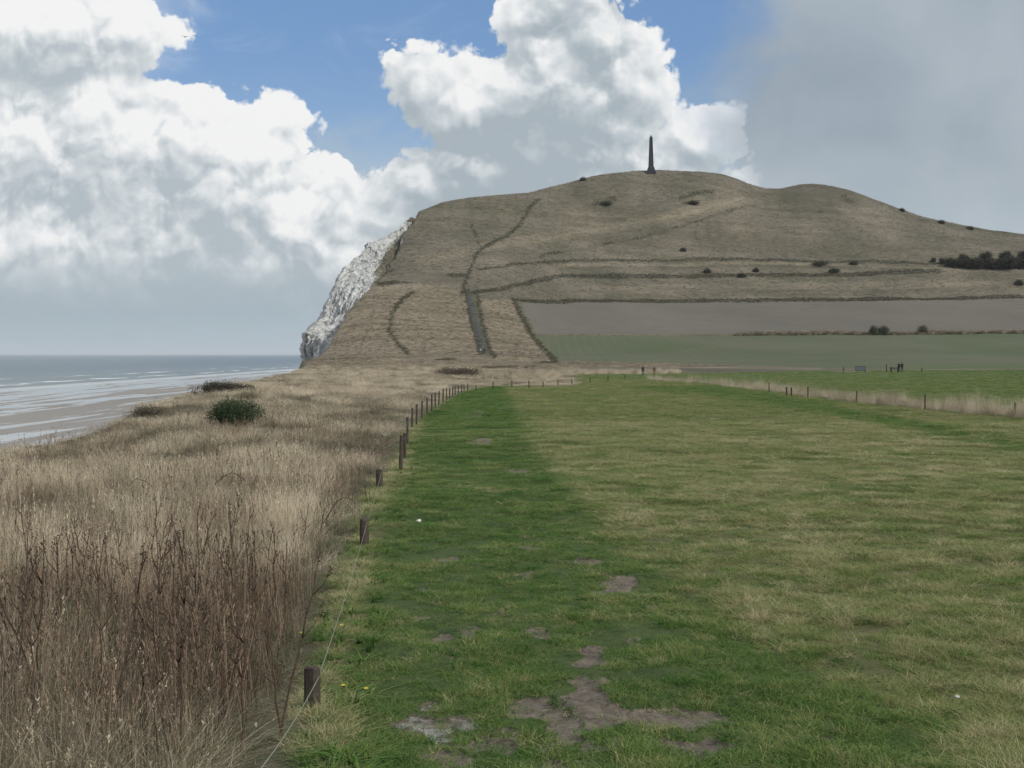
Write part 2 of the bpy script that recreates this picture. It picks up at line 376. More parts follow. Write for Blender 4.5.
sub('meadow', fc == 4, MG, gk)
MH = mat_hill()
sub('hill', fc == 1, MH, ['dark', 'pale', 'green', 'warm', 'terr'])
sub('ploughed_field', fc == 2, mat_plough(), [])
sub('crop_field', fc == 3, mat_crop(), [])
# ground under and behind the photographer
gx, gy = np.meshgrid(np.arange(-15.5, 15.6, .5), np.concatenate([np.arange(-60, 0, 4.), np.arange(0, 4.7, .23)]))
me = np_mesh('field', np.stack([gx.ravel(), gy.ravel(), (ground_z(gx, np.maximum(gy, 0.5))-(gy < .5)*0).ravel()-.01], 1),
     np.array([[i*gx.shape[1]+j, i*gx.shape[1]+j+1, (i+1)*gx.shape[1]+j+1, (i+1)*gx.shape[1]+j] for i in range(gx.shape[0]-1) for j in range(gx.shape[1]-1)]), 4, True)
tag(link('field', me, MG), kind='structure')

# ------------------------------------------------------------------ chalk cliff
def lerp3(P, t):
    P = np.array(P, float); k = np.linspace(0, 1, len(P))
    return np.stack([np.interp(t, k, P[:, i]) for i in range(3)], -1)
def pt(px, py, Y): return ((px-CX)/F*Y, Y, EYE+(HZ-py)/F*Y)
NE = [(-76, 420, -2), pt(306, 366, 424), pt(310, 358, 432), pt(322, 345, 442), pt(333, 332, 455), pt(342, 317, 474), pt(350, 302, 495), pt(362, 289, 525), pt(376, 276, 556), pt(388, 262, 590), pt(396, 245, 625), pt(404, 227, 655), pt(412, 217, 680)]
FE = [(-100, 522, -2), pt(303.5, 372, 522), pt(303, 352, 522), pt(302.5, 331, 523), pt(322, 315, 545), pt(330, 297, 560), pt(336, 281, 578), pt(349, 265, 600), pt(360, 252, 625), pt(369, 243, 645), pt(386, 237, 664), pt(400, 230, 672), pt(411, 217, 684)]
nt, ns = 420, 160
tt = np.linspace(0, 1, nt); Na = lerp3(NE, tt)+np.array([7., 3., -2.2]); Fa = lerp3(FE, tt)
ssv = np.linspace(0, 1, ns)
S, T = np.meshgrid(ssv, tt)
G = Na[:, None, :]*(1-S[..., None])+Fa[:, None, :]*S[..., None]
G[..., 1] += np.sin(S*math.pi)*14*(1-T)        # a shallow bay
nd = np.array([-.45, -.85, .25])
rel = fbm(S*30+T*5, T*9, 141, 5)*2.6+np.abs(fbm(S*10+T*3, T*6, 151, 4))*7-2+fbm(S*60, T*60, 161, 3)*1.3
fade = np.clip(S/.06, 0, 1)*np.clip((1-T)/.04, 0, 1)
G = G+(rel*fade)[..., None]*nd
# outer side, facing the sea
nb = 60; B = []
for b in range(1, nb):
    w = b/nb
    r2 = fbm(np.full(nt, w*30), tt*9, 171, 4)*3*min(1, w*8)
    B.append(G[:, -1, :]+np.stack([-3*np.sin(w*9)+r2-w*18+tt*22*w, np.full(nt, w*170.)*(1-.3*tt), -tt*3*w], -1))
G = np.concatenate([G, np.stack(B, 1)], 1)
W = G.shape[1]
ii, jj = np.meshgrid(np.arange(nt-1), np.arange(W-1), indexing='ij'); q = (ii*W+jj).ravel()
me = np_mesh('cliff', G.reshape(-1, 3), np.stack([q, q+1, q+W+1, q+W], 1), 4, True)
sc = np.concatenate([S, np.ones((nt, nb-1))], 1); tc_ = np.repeat(tt[:, None], W, 1)
veg = np.clip(1.25-sc/(.16+.55*sstep(.5, .8, tc_)), 0, 1)+.45*sstep(.2, .8, fbm(sc*12, tc_*10, 181, 4))*(1-sc*.6)
veg = np.where(tc_ > .97, 1, veg)
attr(me, 'veg', veg.ravel())
m, k, b = material('chalk', .9, .1); p = pos(k)
n1 = k.noise(scaled(k, p, (.55, .55, .13)), .5, 8, .75, .4); n2 = k.noise(p, .9, 6, .7)
c = k.ramp(n1, [(.34, (.08, .08, .076)), (.45, (.28, .285, .275)), (.58, (.50, .505, .49))])
c = k.mix(k.ss(n2, .56, .66), c, (.13, .125, .095))
c = k.mix(k.ss(k.m('ADD', k.attr('veg'), k.m('MULTIPLY', k.m('SUBTRACT', n2, .5), 1.6)), .35, .6), c, k.ramp(n1, [(.3, (.04, .04, .028)), (.7, (.14, .12, .08))]))
k.put(b.inputs['Base Color'], c); bump(k, b, k.m('ADD', n1, k.m('MULTIPLY', n2, .5)), .8, .8)
tag(link('cliff', me, m), kind='structure')

# ------------------------------------------------------------------ beach and sea
def sheet(name, x0, x1, y0, y1, z0, z1, nx, ny, mat):
    X, Y = np.meshgrid(np.linspace(x0, x1, nx), np.linspace(y0, y1, ny)); Z = z0+(z1-z0)*(X-x0)/(x1-x0)
    ii, jj = np.meshgrid(np.arange(ny-1), np.arange(nx-1), indexing='ij'); q = (ii*nx+jj).ravel()
    me = np_mesh(name, np.stack([X.ravel(), Y.ravel(), Z.ravel()], 1), np.stack([q, q+1, q+nx+1, q+nx], 1), 4, True)
    return tag(link(name, me, mat), kind='structure')
m, k, b = material('wet_sand', .6, .3); p = pos(k)
big = k.noise(scaled(k, p, (.012, .0022, 1)), 1, 7, .62, .5); st = k.noise(scaled(k, p, (.06, .006, 1)), 1, 6, .65, .8)
sx = k.new('ShaderNodeSeparateXYZ'); k.put(sx.inputs[0], p)
nearw = k.ss(sx.outputs[0], -180, -320)
pool = k.ss(k.m('ADD', st, k.m('MULTIPLY', nearw, .10)), .52, .58)
fine = k.noise(p, .12, 5, .7)
c = k.mix(big, (.17, .158, .142), (.28, .26, .238)); c = k.mix(k.m('MULTIPLY', fine, .35), c, (.15, .14, .13))
c = k.mix(k.m('MULTIPLY', pool, .7), c, (.33, .34, .34)); k.put(b.inputs['Base Color'], c)
k.put(b.inputs['Roughness'], k.m('SUBTRACT', .75, k.m('MULTIPLY', pool, .66)))
k.put(b.inputs['Specular IOR Level'], k.m('ADD', .2, k.m('MULTIPLY', pool, .5)))
sheet('beach', -345, 200, -300, 4000, -.05, 1.6, 30, 60, m)
m, k, b = material('sea_water', .3, .22); p = pos(k)
sx = k.new('ShaderNodeSeparateXYZ'); k.put(sx.inputs[0], p)
w1 = k.noise(scaled(k, p, (.05, .016, 1)), 1, 8, .68, .4)
w2 = k.noise(scaled(k, p, (.4, .12, 1)), 1, 5, .6)
wob = k.noise(scaled(k, p, (.004, .0016, 1)), 1, 3, .5)
xs = k.m('ADD', sx.outputs[0], k.m('MULTIPLY', k.m('SUBTRACT', wob, .5), 90))
surf = k.m('SINE', k.m('MULTIPLY', xs, .075))
shore = k.ss(sx.outputs[0], -760, -330)
foam = k.m('MULTIPLY', k.ss(k.m('ADD', k.m('MULTIPLY', surf, .2), k.m('ADD', w1, k.m('MULTIPLY', shore, .10))), .76, .90), k.ss(sx.outputs[0], -800, -420))
edge = k.ss(k.m('ADD', sx.outputs[0], k.m('MULTIPLY', w1, 20)), -352, -338)
foam = k.m('MAXIMUM', foam, k.m('MULTIPLY', edge, .45))
c = k.mix(shore, (.045, .090, .125), (.11, .145, .16)); c = k.mix(k.ss(w1, .35, .7), c, k.mix(.5, c, (.11, .15, .165)))
c = k.mix(foam, c, (.75, .76, .76)); k.put(b.inputs['Base Color'], c)
k.put(b.inputs['Roughness'], k.m('ADD', .36, k.m('MULTIPLY', foam, .5)))
bump(k, b, k.m('ADD', w1, k.m('MULTIPLY', w2, .25)), 2.2, 1.0)
sheet('sea', -50000, -322, -3000, 60000, 0, 0, 80, 120, m)

# ------------------------------------------------------------------ grass tufts, instanced on points
protos = bpy.data.collections.new('tufts')
def blades(n, rad, h0, h1, w, lean, curl, seed, segs=3, heads=0, branch=0):
    g = np.random.default_rng(seed)
    V = []; Fc = []
    for i in range(n):
        a = g.uniform(0, 2*math.pi); r = rad*math.sqrt(g.uniform()); bx, by = r*math.cos(a), r*math.sin(a)
        h = g.uniform(h0, h1); la = g.uniform(0, 2*math.pi); l = abs(g.normal(0, lean)); fa = g.uniform(0, math.pi)
        dx, dy = math.cos(la), math.sin(la); wx, wy = math.cos(fa)*w/2, math.sin(fa)*w/2
        base = len(V)
        for s_ in range(segs+1):
            t = s_/segs; o = l*t+curl*t*t*abs(g.normal(0, .5) if s_ == 0 else 1)*l*3
            z = h*(t-.25*curl*t*t); ww = (1-t*.85) if s_ < segs else .12
            cx, cy = bx+dx*o*h, by+dy*o*h
            V.append((cx-wx*ww, cy-wy*ww, z-.01)); V.append((cx+wx*ww, cy+wy*ww, z-.01))
        for s_ in range(segs): b0 = base+2*s_; Fc.append((b0, b0+1, b0+3, b0+2))
        if heads and g.uniform() < heads:          # a feathery seed head
            cx, cy, z = bx+dx*o*h, by+dy*o*h, h*(1-.25*curl)
            for q_ in range(5):
                aa = g.uniform(0, 6.28); zz = z-g.uniform(0, .16)*h; L = .012+.028*g.uniform()*h
                V += [(cx, cy, zz), (cx+L*math.cos(aa)*.5, cy+L*math.sin(aa)*.5, zz+L), (cx+L*math.cos(aa)*.5+.006, cy+L*math.sin(aa)*.5, zz+L*.9), (cx+.006, cy, zz-.01)]
                k0 = len(V)-4; Fc.append((k0, k0+1, k0+2, k0+3))
    return np.array(V), np.array(Fc)
def proto(name, mat, *a, **k):
    v, f = blades(*a, **k); me = np_mesh(name, v, f, 4, False); me.materials.append(mat)
    o = bpy.data.objects.new(name, me); return o
def scatter(name, label, protos_, pts, rot, scl, idx, tint, cat=None):
    col_ = bpy.data.collections.new(name+'_tufts')
    for j, o in enumerate(protos_):
        o2 = o.copy(); o2.name = '%s_tuft_%02d' % (name, j); col_.objects.link(o2)
    me = bpy.data.meshes.new(name); me.vertices.add(len(pts)); me.vertices.foreach_set('co', np.ascontiguousarray(pts, np.float32).ravel())
    attr(me, 'rz', rot); attr(me, 'scl', scl[0]); attr(me, 'sclz', scl[1]); attr(me, 'tint', tint)
    a = me.attributes.new('idx', 'INT', 'POINT'); a.data.foreach_set('value', np.ascontiguousarray(idx, np.int32))
    o = link(name, me)
    ng = bpy.data.node_groups.new(name, 'GeometryNodeTree')
    ng.interface.new_socket('Geometry', in_out='INPUT', socket_type='NodeSocketGeometry')
    ng.interface.new_socket('Geometry', in_out='OUTPUT', socket_type='NodeSocketGeometry')
    gi = ng.nodes.new('NodeGroupInput'); go = ng.nodes.new('NodeGroupOutput')
    ip = ng.nodes.new('GeometryNodeInstanceOnPoints'); ci = ng.nodes.new('GeometryNodeCollectionInfo')
    ci.inputs['Collection'].default_value = col_; ci.inputs['Separate Children'].default_value = True; ci.inputs['Reset Children'].default_value = True
    def na(n_, t='FLOAT'):
        q_ = ng.nodes.new('GeometryNodeInputNamedAttribute'); q_.data_type = t; q_.inputs['Name'].default_value = n_; return q_.outputs['Attribute']
    cr = ng.nodes.new('ShaderNodeCombineXYZ'); ng.links.new(na('rz'), cr.inputs[2])
    cs = ng.nodes.new('ShaderNodeCombineXYZ'); s1 = na('scl'); ng.links.new(s1, cs.inputs[0]); ng.links.new(s1, cs.inputs[1]); ng.links.new(na('sclz'), cs.inputs[2])
    ip.inputs['Pick Instance'].default_value = True
    L = ng.links.new
    L(gi.outputs[0], ip.inputs['Points']); L(ci.outputs[0], ip.inputs['Instance']); L(na('idx', 'INT'), ip.inputs['Instance Index'])
    L(cr.outputs[0], ip.inputs['Rotation']); L(cs.outputs[0], ip.inputs['Scale']); L(ip.outputs[0], go.inputs[0])
    md = o.modifiers.new('scatter', 'NODES'); md.node_group = ng
    tag(o, label, cat, kind='stuff'); return o
def grass_mat(name, stops, tr=.25, z1=.3):
    m, k, b = material(name, .75, .15)
    f = k.attr('tint', 'INSTANCER')
    rnd = k.new('ShaderNodeObjectInfo').outputs['Random']
    oc = k.noise(k.new('ShaderNodeTexCoord').outputs['Object'], 60, 1, .5)
    v = k.m('ADD', k.m('ADD', f, k.m('MULTIPLY', k.m('SUBTRACT', rnd, .5), .18)), k.m('MULTIPLY', k.m('SUBTRACT', oc, .5), 1.1), clamp=True)
    c = k.ramp(v, stops); k.put(b.inputs['Base Color'], c)
    t = k.new('ShaderNodeBsdfTranslucent'); k.put(t.inputs[0], c)
    mx = k.new('ShaderNodeMixShader'); mx.inputs[0].default_value = tr
    k.l.new(b.outputs[0], mx.inputs[1]); k.l.new(t.outputs[0], mx.inputs[2])
    k.l.new(mx.outputs[0], k.n['Material Output'].inputs[0]); return m
MGR = grass_mat('short_grass', [(0, (.030, .070, .015)), (.28, (.085, .180, .034)), (.5, (.170, .200, .066)), (.74, (.285, .270, .125)), (1, (.50, .45, .28))])
MDR = grass_mat('dead_grass', [(0, (.085, .110, .045)), (.12, (.075, .066, .046)), (.35, (.165, .138, .100)), (.6, (.37, .315, .225)), (.8, (.54, .46, .335)), (1, (.70, .61, .47))], .2)
MST = grass_mat('dead_stems', [(0, (.036, .031, .025)), (.5, (.13, .088, .062)), (1, (.32, .235, .165))], .05)
def wedge(n, y0, y1, power, px0=-70, px1=1094):
    """random ground points, denser near the camera; power 2 = even on screen, 0 = even on the ground"""
    u = rng.uniform(size=n)
    a = 2-power
    if abs(a) < 1e-6: y = y0*(y1/y0)**u
    else: y = (y0**a+(y1**a-y0**a)*u)**(1/a)
    px = rng.uniform(px0, px1, n); x = (px-CX)/F*y
    return x, y
def put(x, y): return np.stack([x, y, ground_z(x, y)-near_masks(x, y)[3]*.035*(y < 60)], 1)
# short turf on path and pasture
turfs = [proto('turf', MGR, 36, .075, .02, .08, .006, .5, .8, 100+i) for i in range(4)] + \
        [proto('tussock', MGR, 60, .10, .04, .14, .006, .45, .7, 110+i, segs=3) for i in range(3)]
x, y = wedge(120000, 5.2, 60, 1.15)
pa, dr, lu, mu, we = near_masks(x, y)
n_ = .55*fbm(x*1.4, y*1.1, 201, 4)+.75*fbm(x*4.2, y*3, 207, 3); n2_ = fbm(x*.35, y*.35, 202, 3)
ok = ((mu < rng.uniform(.08, .4, len(x))) | (rng.uniform(size=len(x)) < .10)) & (rng.uniform(size=len(x)) < .62+1.1*n_+.25*(y > 20)) & (dr < .75+rng.uniform(-.25, .2, len(x)))
x, y, pa, n_, n2_ = x[ok], y[ok], pa[ok], n_[ok], n2_[ok]
tus = (rng.uniform(size=len(x)) < (.25+.6*sstep(-.1, .5, n_))*(1-pa)+.06*sstep(.1, .5, n_)*pa)
idx = np.where(tus, 4+rng.integers(0, 3, len(x)), rng.integers(0, 4, len(x)))
sc_ = np.clip(y/11, 1.0, 5)**.85*rng.uniform(.7, 1.3, len(x))
sz = (.55+.35*pa*0+.45*rng.uniform(size=len(x)))*np.where(pa > .5, .85+.8*n_, (.85+.7*n_))*np.clip(y/30, 1, 1.3)
tint = (.56-.27*pa)+.13*n2_+.09*np.exp(-((x-fence_x(y)-.05)/.5)**2)*(y < 40)+np.where(pa > .5, .26, .28)*n_+rng.normal(0, .17, len(x))+.22*fbm(x*7, y*7, 204, 2)
scatter('grass', None, turfs, put(x, y), rng.uniform(0, 6.28, len(x)), (sc_, np.maximum(sz, .3)), idx, np.clip(tint, 0, 1))
x, y = wedge(60000, 55, 215, .9, 380, 1094)
pa, dr, lu, mu, we = near_masks(x, y); n_ = fbm(x*.5, y*.3, 203, 4)
ok = (dr < .5) & (rng.uniform(size=len(x)) < .75)
x, y, pa, lu, n_ = x[ok], y[ok], pa[ok], lu[ok], n_[ok]
tint = np.where(lu > .5, .45, .54-.25*pa)+.16*n_+rng.normal(0, .10, len(x))
scatter('distant_grass', None, turfs, put(x, y), rng.uniform(0, 6.28, len(x)), (np.full(len(x), 3.4), .9+.6*rng.uniform(size=len(x))), rng.integers(0, 7, len(x)), np.clip(tint, 0, 1))
# tall dead grass left of the fence
tall = [proto('dry_tuft', MDR, 46, .22, .35, 1.0, .0048, .17, .35, 120+i, segs=4, heads=.12) for i in range(5)]
low = [proto('dry_mat', MDR, 60, .26, .12, .55, .005, .45, .6, 130+i, segs=3) for i in range(3)]
x, y = wedge(52000, 5.4, 330, 1.55, -90, 640)
pa, dr, lu, mu, we = near_masks(x, y)
n_ = fbm(x/1.6, y/1.6, 211, 4); n2_ = fbm(x/6, y/8, 212, 3)
ok = (dr > .45+rng.uniform(-.25, .35, len(x))) & (x > coast(y)-1.5) & ~((y < 70) & (x > fence_x(y)-.30-.004*y))
ok &= rng.uniform(size=len(x)) < .70+1.2*n_
x, y, n_, n2_, dr = x[ok], y[ok], n_[ok], n2_[ok], dr[ok]
edge = sstep(.25, 1.8, fence_x(y)-x)                 # shorter beside the fence
hgt = (.45+.55*edge)*(.76+.40*n2_+.50*n_)*np.interp(y, [5, 30, 60, 320], [1.0, .85, .75, .95])*rng.uniform(.5, 1.15, len(x))
hgt = hgt*(.45+.55*sstep(0, 6, x-coast(y)))*np.where(y > 290, .8, 1)
isl = (n_ < -.25) & (y > 12) | (edge < .35) & (y < 60) & (rng.uniform(size=len(x)) < .6)
idx = np.where(isl, 5+rng.integers(0, 3, len(x)), rng.integers(0, 5, len(x)))
tint = .66+.24*n2_+.30*n_+rng.normal(0, .15, len(x))
tint = tint-.42*sstep(.18, .45, fbm(x/2.6, y/5, 214, 3))-.10*(y < 14)   # patches of darker weeds
WP = [(6,505,34,12),(34,499,26,9),(85,540,34,12),(162,458,26,8),(247,446,22,7),(270,470,24,8),(312,468,28,9),(372,446,14,8),(340,442,26,6),(354,486,18,12),(347,520,14,10),(60,470,30,6),(200,520,30,9),(130,440,24,5),(300,400,20,4),(20,590,26,14),(180,590,20,12),(320,430,20,5)]
pxx, pyy = proj(x, y, zbase(x, y)); wj = fbm(x*1.5, y, 216, 3)*.5; wp = np.zeros(len(x))
for a_, b_, c_, d_ in WP: wp = np.maximum(wp, 1-sstep(.4, 1.2, np.hypot((pxx-a_)/c_, (pyy-b_-6)/d_)+wj))
tint = tint-.50*wp; hgt = hgt*(1-.25*wp); isl = isl | (wp > .6); idx = np.where(isl & (idx < 5), 5+idx % 3, idx)
gr = ((edge < .5) & (y < 60) & (rng.uniform(size=len(x)) < .55-.6*edge)) | ((rng.uniform(size=len(x)) < .16) & (y < 90))
tint = np.where(gr, .02+.3*(rng.uniform(size=len(x)) < .35), np.maximum(tint, .15))
scatter('dry_grass', None, tall+low, put(x, y), rng.uniform(0, 6.28, len(x)),
        (np.clip(y/18, .9, 5.0)**.8, np.maximum(hgt, .25)), idx, np.clip(tint, 0, 1))
# pale reeds along the right fence and at the field end
px1 = np.concatenate([rng.uniform(645, 1115, 2300), rng.uniform(720, 1115, 200)]); px1 = px1[(px1 > 715) | (rng.uniform(size=2500) < .45)]; nq = len(px1); den = .55+.45*np.sin(px1*.05)+.5*fbm(px1/22., px1*0, 221, 3)
px1 = px1[(rng.uniform(size=nq) < den*.5+.45) & ((fbm(px1/9., px1*0+4, 222, 3) > -.5) | (px1 < 700))]; f_ = np.interp(px1, [a_[0] for a_ in RF], [a_[1] for a_ in RF])
x1, y1 = hits(px1, f_-rng.uniform(-.6, 1.5, len(px1))-.5); x1 = x1+rng.normal(0, .25, len(x1)); y1 = y1+rng.normal(0, .4, len(x1))
px2 = 430+250*rng.uniform(size=3200)**1.3
x2, y2 = hits(px2, np.where(px2 < 560, rng.uniform(371.5, 380, 3200), rng.uniform(372.2, 374.8, 3200)-(px2-560)*.006))
x = np.concatenate([x1, x2]); y = np.concatenate([y1, y2]); t_ = np.concatenate([.62+.16*sstep(900, 1010, px1)+rng.normal(0, .2, len(x1)), .56+rng.normal(0, .24, len(x2))+.12*(px2 > 540)])
x = np.array(x); y = np.array(y); nn = len(x)
scatter('reeds', None, tall, np.stack([x, y, ground_z(x, y)], 1), rng.uniform(0, 6.28, nn), (np.clip(y/60, 1.0, 2.0), rng.uniform(.4, 1.25, nn)*(1+.9*fbm(x/3, y/3, 223, 3))), rng.integers(0, 5, nn), np.clip(np.array(t_), 0, 1))
# scrubby stems over the near verge
stm = [proto('stem_tuft', MST, 9, .28, .5, 1.15, .0075, .13, .10, 140+i, segs=5, heads=.7) for i in range(5)]
x, y = wedge(3600, 5.6, 70, 1.7, -60, 380)
pa, dr, lu, mu, we = near_masks(x, y)
ok = (dr > .8) & (x < fence_x(y)-.5) & (x > coast(y)) & (rng.uniform(size=len(x)) < sstep(-.25, .35, fbm(x/2, y/2.5, 231, 3))*np.interp(y, [10, 22], [1, .45]))
x, y = x[ok], y[ok]; nn = len(x)
scatter('weed_stems', None, stm, put(x, y), rng.uniform(0, 6.28, nn), (np.clip(y/16, .9, 2.2), rng.uniform(.5, 1.0, nn)), rng.integers(0, 5, nn), np.clip(.55+rng.normal(0, .3, nn), 0, 1))
# hill scrub: low dark tufts along the terraces and hedge lines, loose tussocks elsewhere
scr = [proto('scrub_tuft', MDR, 60, .5, .3, 1.0, .05, .5, .5, 150+i, segs=2) for i in range(4)]
pr = (dark > .47) & (YY > 290) & (YY < 780) & (PX > 300) & (PX < 1090) & (cat == 1)
ci_ = np.argwhere(pr); sel = ci_[rng.choice(len(ci_), min(9000, len(ci_)), replace=False)]
x = XX[sel[:, 0], sel[:, 1]]+rng.normal(0, .5, len(sel)); y = YY[sel[:, 0], sel[:, 1]]+rng.normal(0, .5, len(sel)); n1n = len(x)
pr = (dark < .3) & (YY > 290) & (YY < 780) & (PX > 306) & (PX < 1090) & (cat == 1)
ci_ = np.argwhere(pr); sel = ci_[rng.choice(len(ci_), 26000, replace=False)]
x = np.concatenate([x, XX[sel[:, 0], sel[:, 1]]]); y = np.concatenate([y, YY[sel[:, 0], sel[:, 1]]])
ok = x > coast(y)+1; tn = np.concatenate([np.full(n1n, .16), np.full(len(sel), .47)+fbm(XX[sel[:, 0], sel[:, 1]]/30, YY[sel[:, 0], sel[:, 1]]/30, 241, 3)*.15])+rng.normal(0, .07, len(x))
hs = np.concatenate([rng.uniform(.35, .9, n1n), rng.uniform(.2, .5, len(sel))])
x, y, tn, hs = x[ok], y[ok], tn[ok], hs[ok]
scatter('hill_scrub', None, scr, np.stack([x, y, ground_z(x, y)], 1), rng.uniform(0, 6.28, len(x)), (rng.uniform(.6, 1.5, len(x)), hs), rng.integers(0, 4, len(x)), np.clip(tn, .1, .85))

# ------------------------------------------------------------------ dead stalks standing in the near grass
def tube(pts, rads, seg=6):
    pts = [Vector(p) for p in pts]; V = []; Fc = []
    for i, p in enumerate(pts):
        d = (pts[min(i+1, len(pts)-1)]-pts[max(i-1, 0)]).normalized()
        a = d.cross(Vector((.3, .9, .1))).normalized(); b_ = d.cross(a)
        for s_ in range(seg):
            t = 2*math.pi*s_/seg; V.append(p+(a*math.cos(t)+b_*math.sin(t))*rads[i])
    for i in range(len(pts)-1):
        for s_ in range(seg):
            a0 = i*seg+s_; a1 = i*seg+(s_+1) % seg; Fc.append((a0, a1, a1+seg, a0+seg))
    Fc.append(tuple(range(seg))[::-1]); Fc.append(tuple(range((len(pts)-1)*seg, len(pts)*seg)))
    return V, Fc
def py_mesh(name, parts, smooth=True):
    V = []; Fc = []
    for v, f in parts:
        o = len(V); V += [tuple(q_) for q_ in v]; Fc += [tuple(i+o for i in g) for g in f]
    me = bpy.data.meshes.new(name); me.from_pydata(V, [], Fc); me.update()
    if smooth: me.polygons.foreach_set('use_smooth', [True]*len(Fc))
    return me
MSTALK = plain('stalk_bark', (.070, .045, .032), .9, .5, 20)
MHEAD = plain('seed_brown', (.050, .038, .028), .95, .5, 60)
def stalk(seed):
    g = random.Random(seed); H = g.uniform(1.0, 1.35); n = 9; ox = oy = 0; P = []
    for i in range(n+1):
        ox += g.uniform(-.018, .018); oy += g.uniform(-.018, .018); P.append((ox, oy, H*i/n-.02))
    r = empty('dead_stalk', (0, 0, 0)); tips = [(P[-1], H)]
    parts = [tube(P, [.0085*(1-.65*i/n) for i in range(n+1)])]
    for q_ in range(g.randint(1, 4)):
        i = g.randint(4, n-1); a = g.uniform(0, 6.28); L = g.uniform(.08, .26); p = P[i]
        e = (p[0]+math.cos(a)*L*.45, p[1]+math.sin(a)*L*.45, p[2]+L)
        md_ = (p[0]+math.cos(a)*L*.33, p[1]+math.sin(a)*L*.33, p[2]+L*.45)
        parts.append(tube([p, md_, e], [.0045, .0035, .0022], 5)); tips.append((e, L))
    link('stem', py_mesh('stem', parts), MSTALK, r)
    for (t, L) in tips:
        bm = bmesh.new()
        for q_ in range(5):
            s_ = g.uniform(.004, .009); mt = bmesh.ops.create_icosphere(bm, subdivisions=1, radius=s_)
            bmesh.ops.translate(bm, verts=mt['verts'], vec=(t[0]+g.uniform(-.012, .012), t[1]+g.uniform(-.012, .012), t[2]-.05+.06*q_/4))
        me = bpy.data.meshes.new('seed_head'); bm.to_mesh(me); bm.free(); link('seed_head', me, MHEAD, r)
    return r
st_px = [(8,745,1.0),(28,725,1.1),(55,740,1.15),(50,690,1),(85,700,.9),(100,760,1.2),(118,668,1.0),(140,690,1.1),(150,735,1.15),(165,700,1.25),(170,640,1),(188,650,.9),
 (200,620,1.0),(205,700,1.0),(220,742,.8),(222,640,.95),(235,655,1.05),(244,637,1.1),(255,650,1.1),(258,668,1.05),(262,635,.95),(284,640,.9),(275,615,.9),(90,620,.9),(66,600,.9),(30,575,.8),
 (130,600,.95),(150,590,1.0),(178,575,.9),(210,580,.9),(240,580,.95),(300,560,.8),(230,560,.85),(110,560,.8),(20,640,1.0),(70,650,1.1),(320,540,.8),(180,760,1.0),(135,755,1.1),(35,765,1.1)]
st_px += [(random.uniform(-5, 285), random.uniform(575, 775), random.uniform(.45, 1.15)) for _ in range(60)]
sp = [stalk(300+i) for i in range(5)]; used = set()
for i, (px_, py_, s_) in enumerate(st_px):
    k_ = i % 5
    o = sp[k_] if k_ not in used else copy_tree(sp[k_]); used.add(k_)
    h_ = hit(px_, py_); o.location = h_; o.rotation_euler = (random.gauss(0, .11), random.gauss(0, .11), random.uniform(0, 6.28)); o.scale = (1, 1, s_*.92)
    tag(o, 'tall dark dried weed stalk with small seed heads in the pale grass at lower left', 'stalk', 'dark dried stalks in the dry grass')

g = random.Random(5)
for i, (px_, py_, L_, lb) in enumerate([(168, 505, 1.5, 'arching bramble stem left of the middle of the dry bank'), (205, 500, 1.1, 'bent dark bramble stem leaning over pale grass'), (262, 498, 1.6, 'long low bramble arc right of the bent one'), (318, 528, 1.2, 'short bramble stem beside the grass verge'), (80, 455, .9, 'dark bramble sprig near the top edge of the bank')]):
    h_ = hit(px_, py_); q_ = 1 if i % 2 else -1
    arc = [(q_*L_*.6*(t/9)**.8+g.uniform(-.02, .02), g.uniform(-.03, .03), .92*math.sin(math.pi*(.12+.62*t/9))-.38+g.uniform(-.02, .02)) for t in range(10)]
    prt = [tube(arc, [.012-.0009*t for t in range(10)])]
    for t in range(3, 9): a_ = arc[t]; prt.append(tube([a_, (a_[0]+g.uniform(-.1, .1), a_[1]+g.uniform(-.1, .1), a_[2]+g.uniform(.05, .16))], [.005, .002], 5))
    o = link('bramble_stem', py_mesh('bramble_stem', prt), MSTALK); o.location = h_; tag(o, lb, 'bramble')
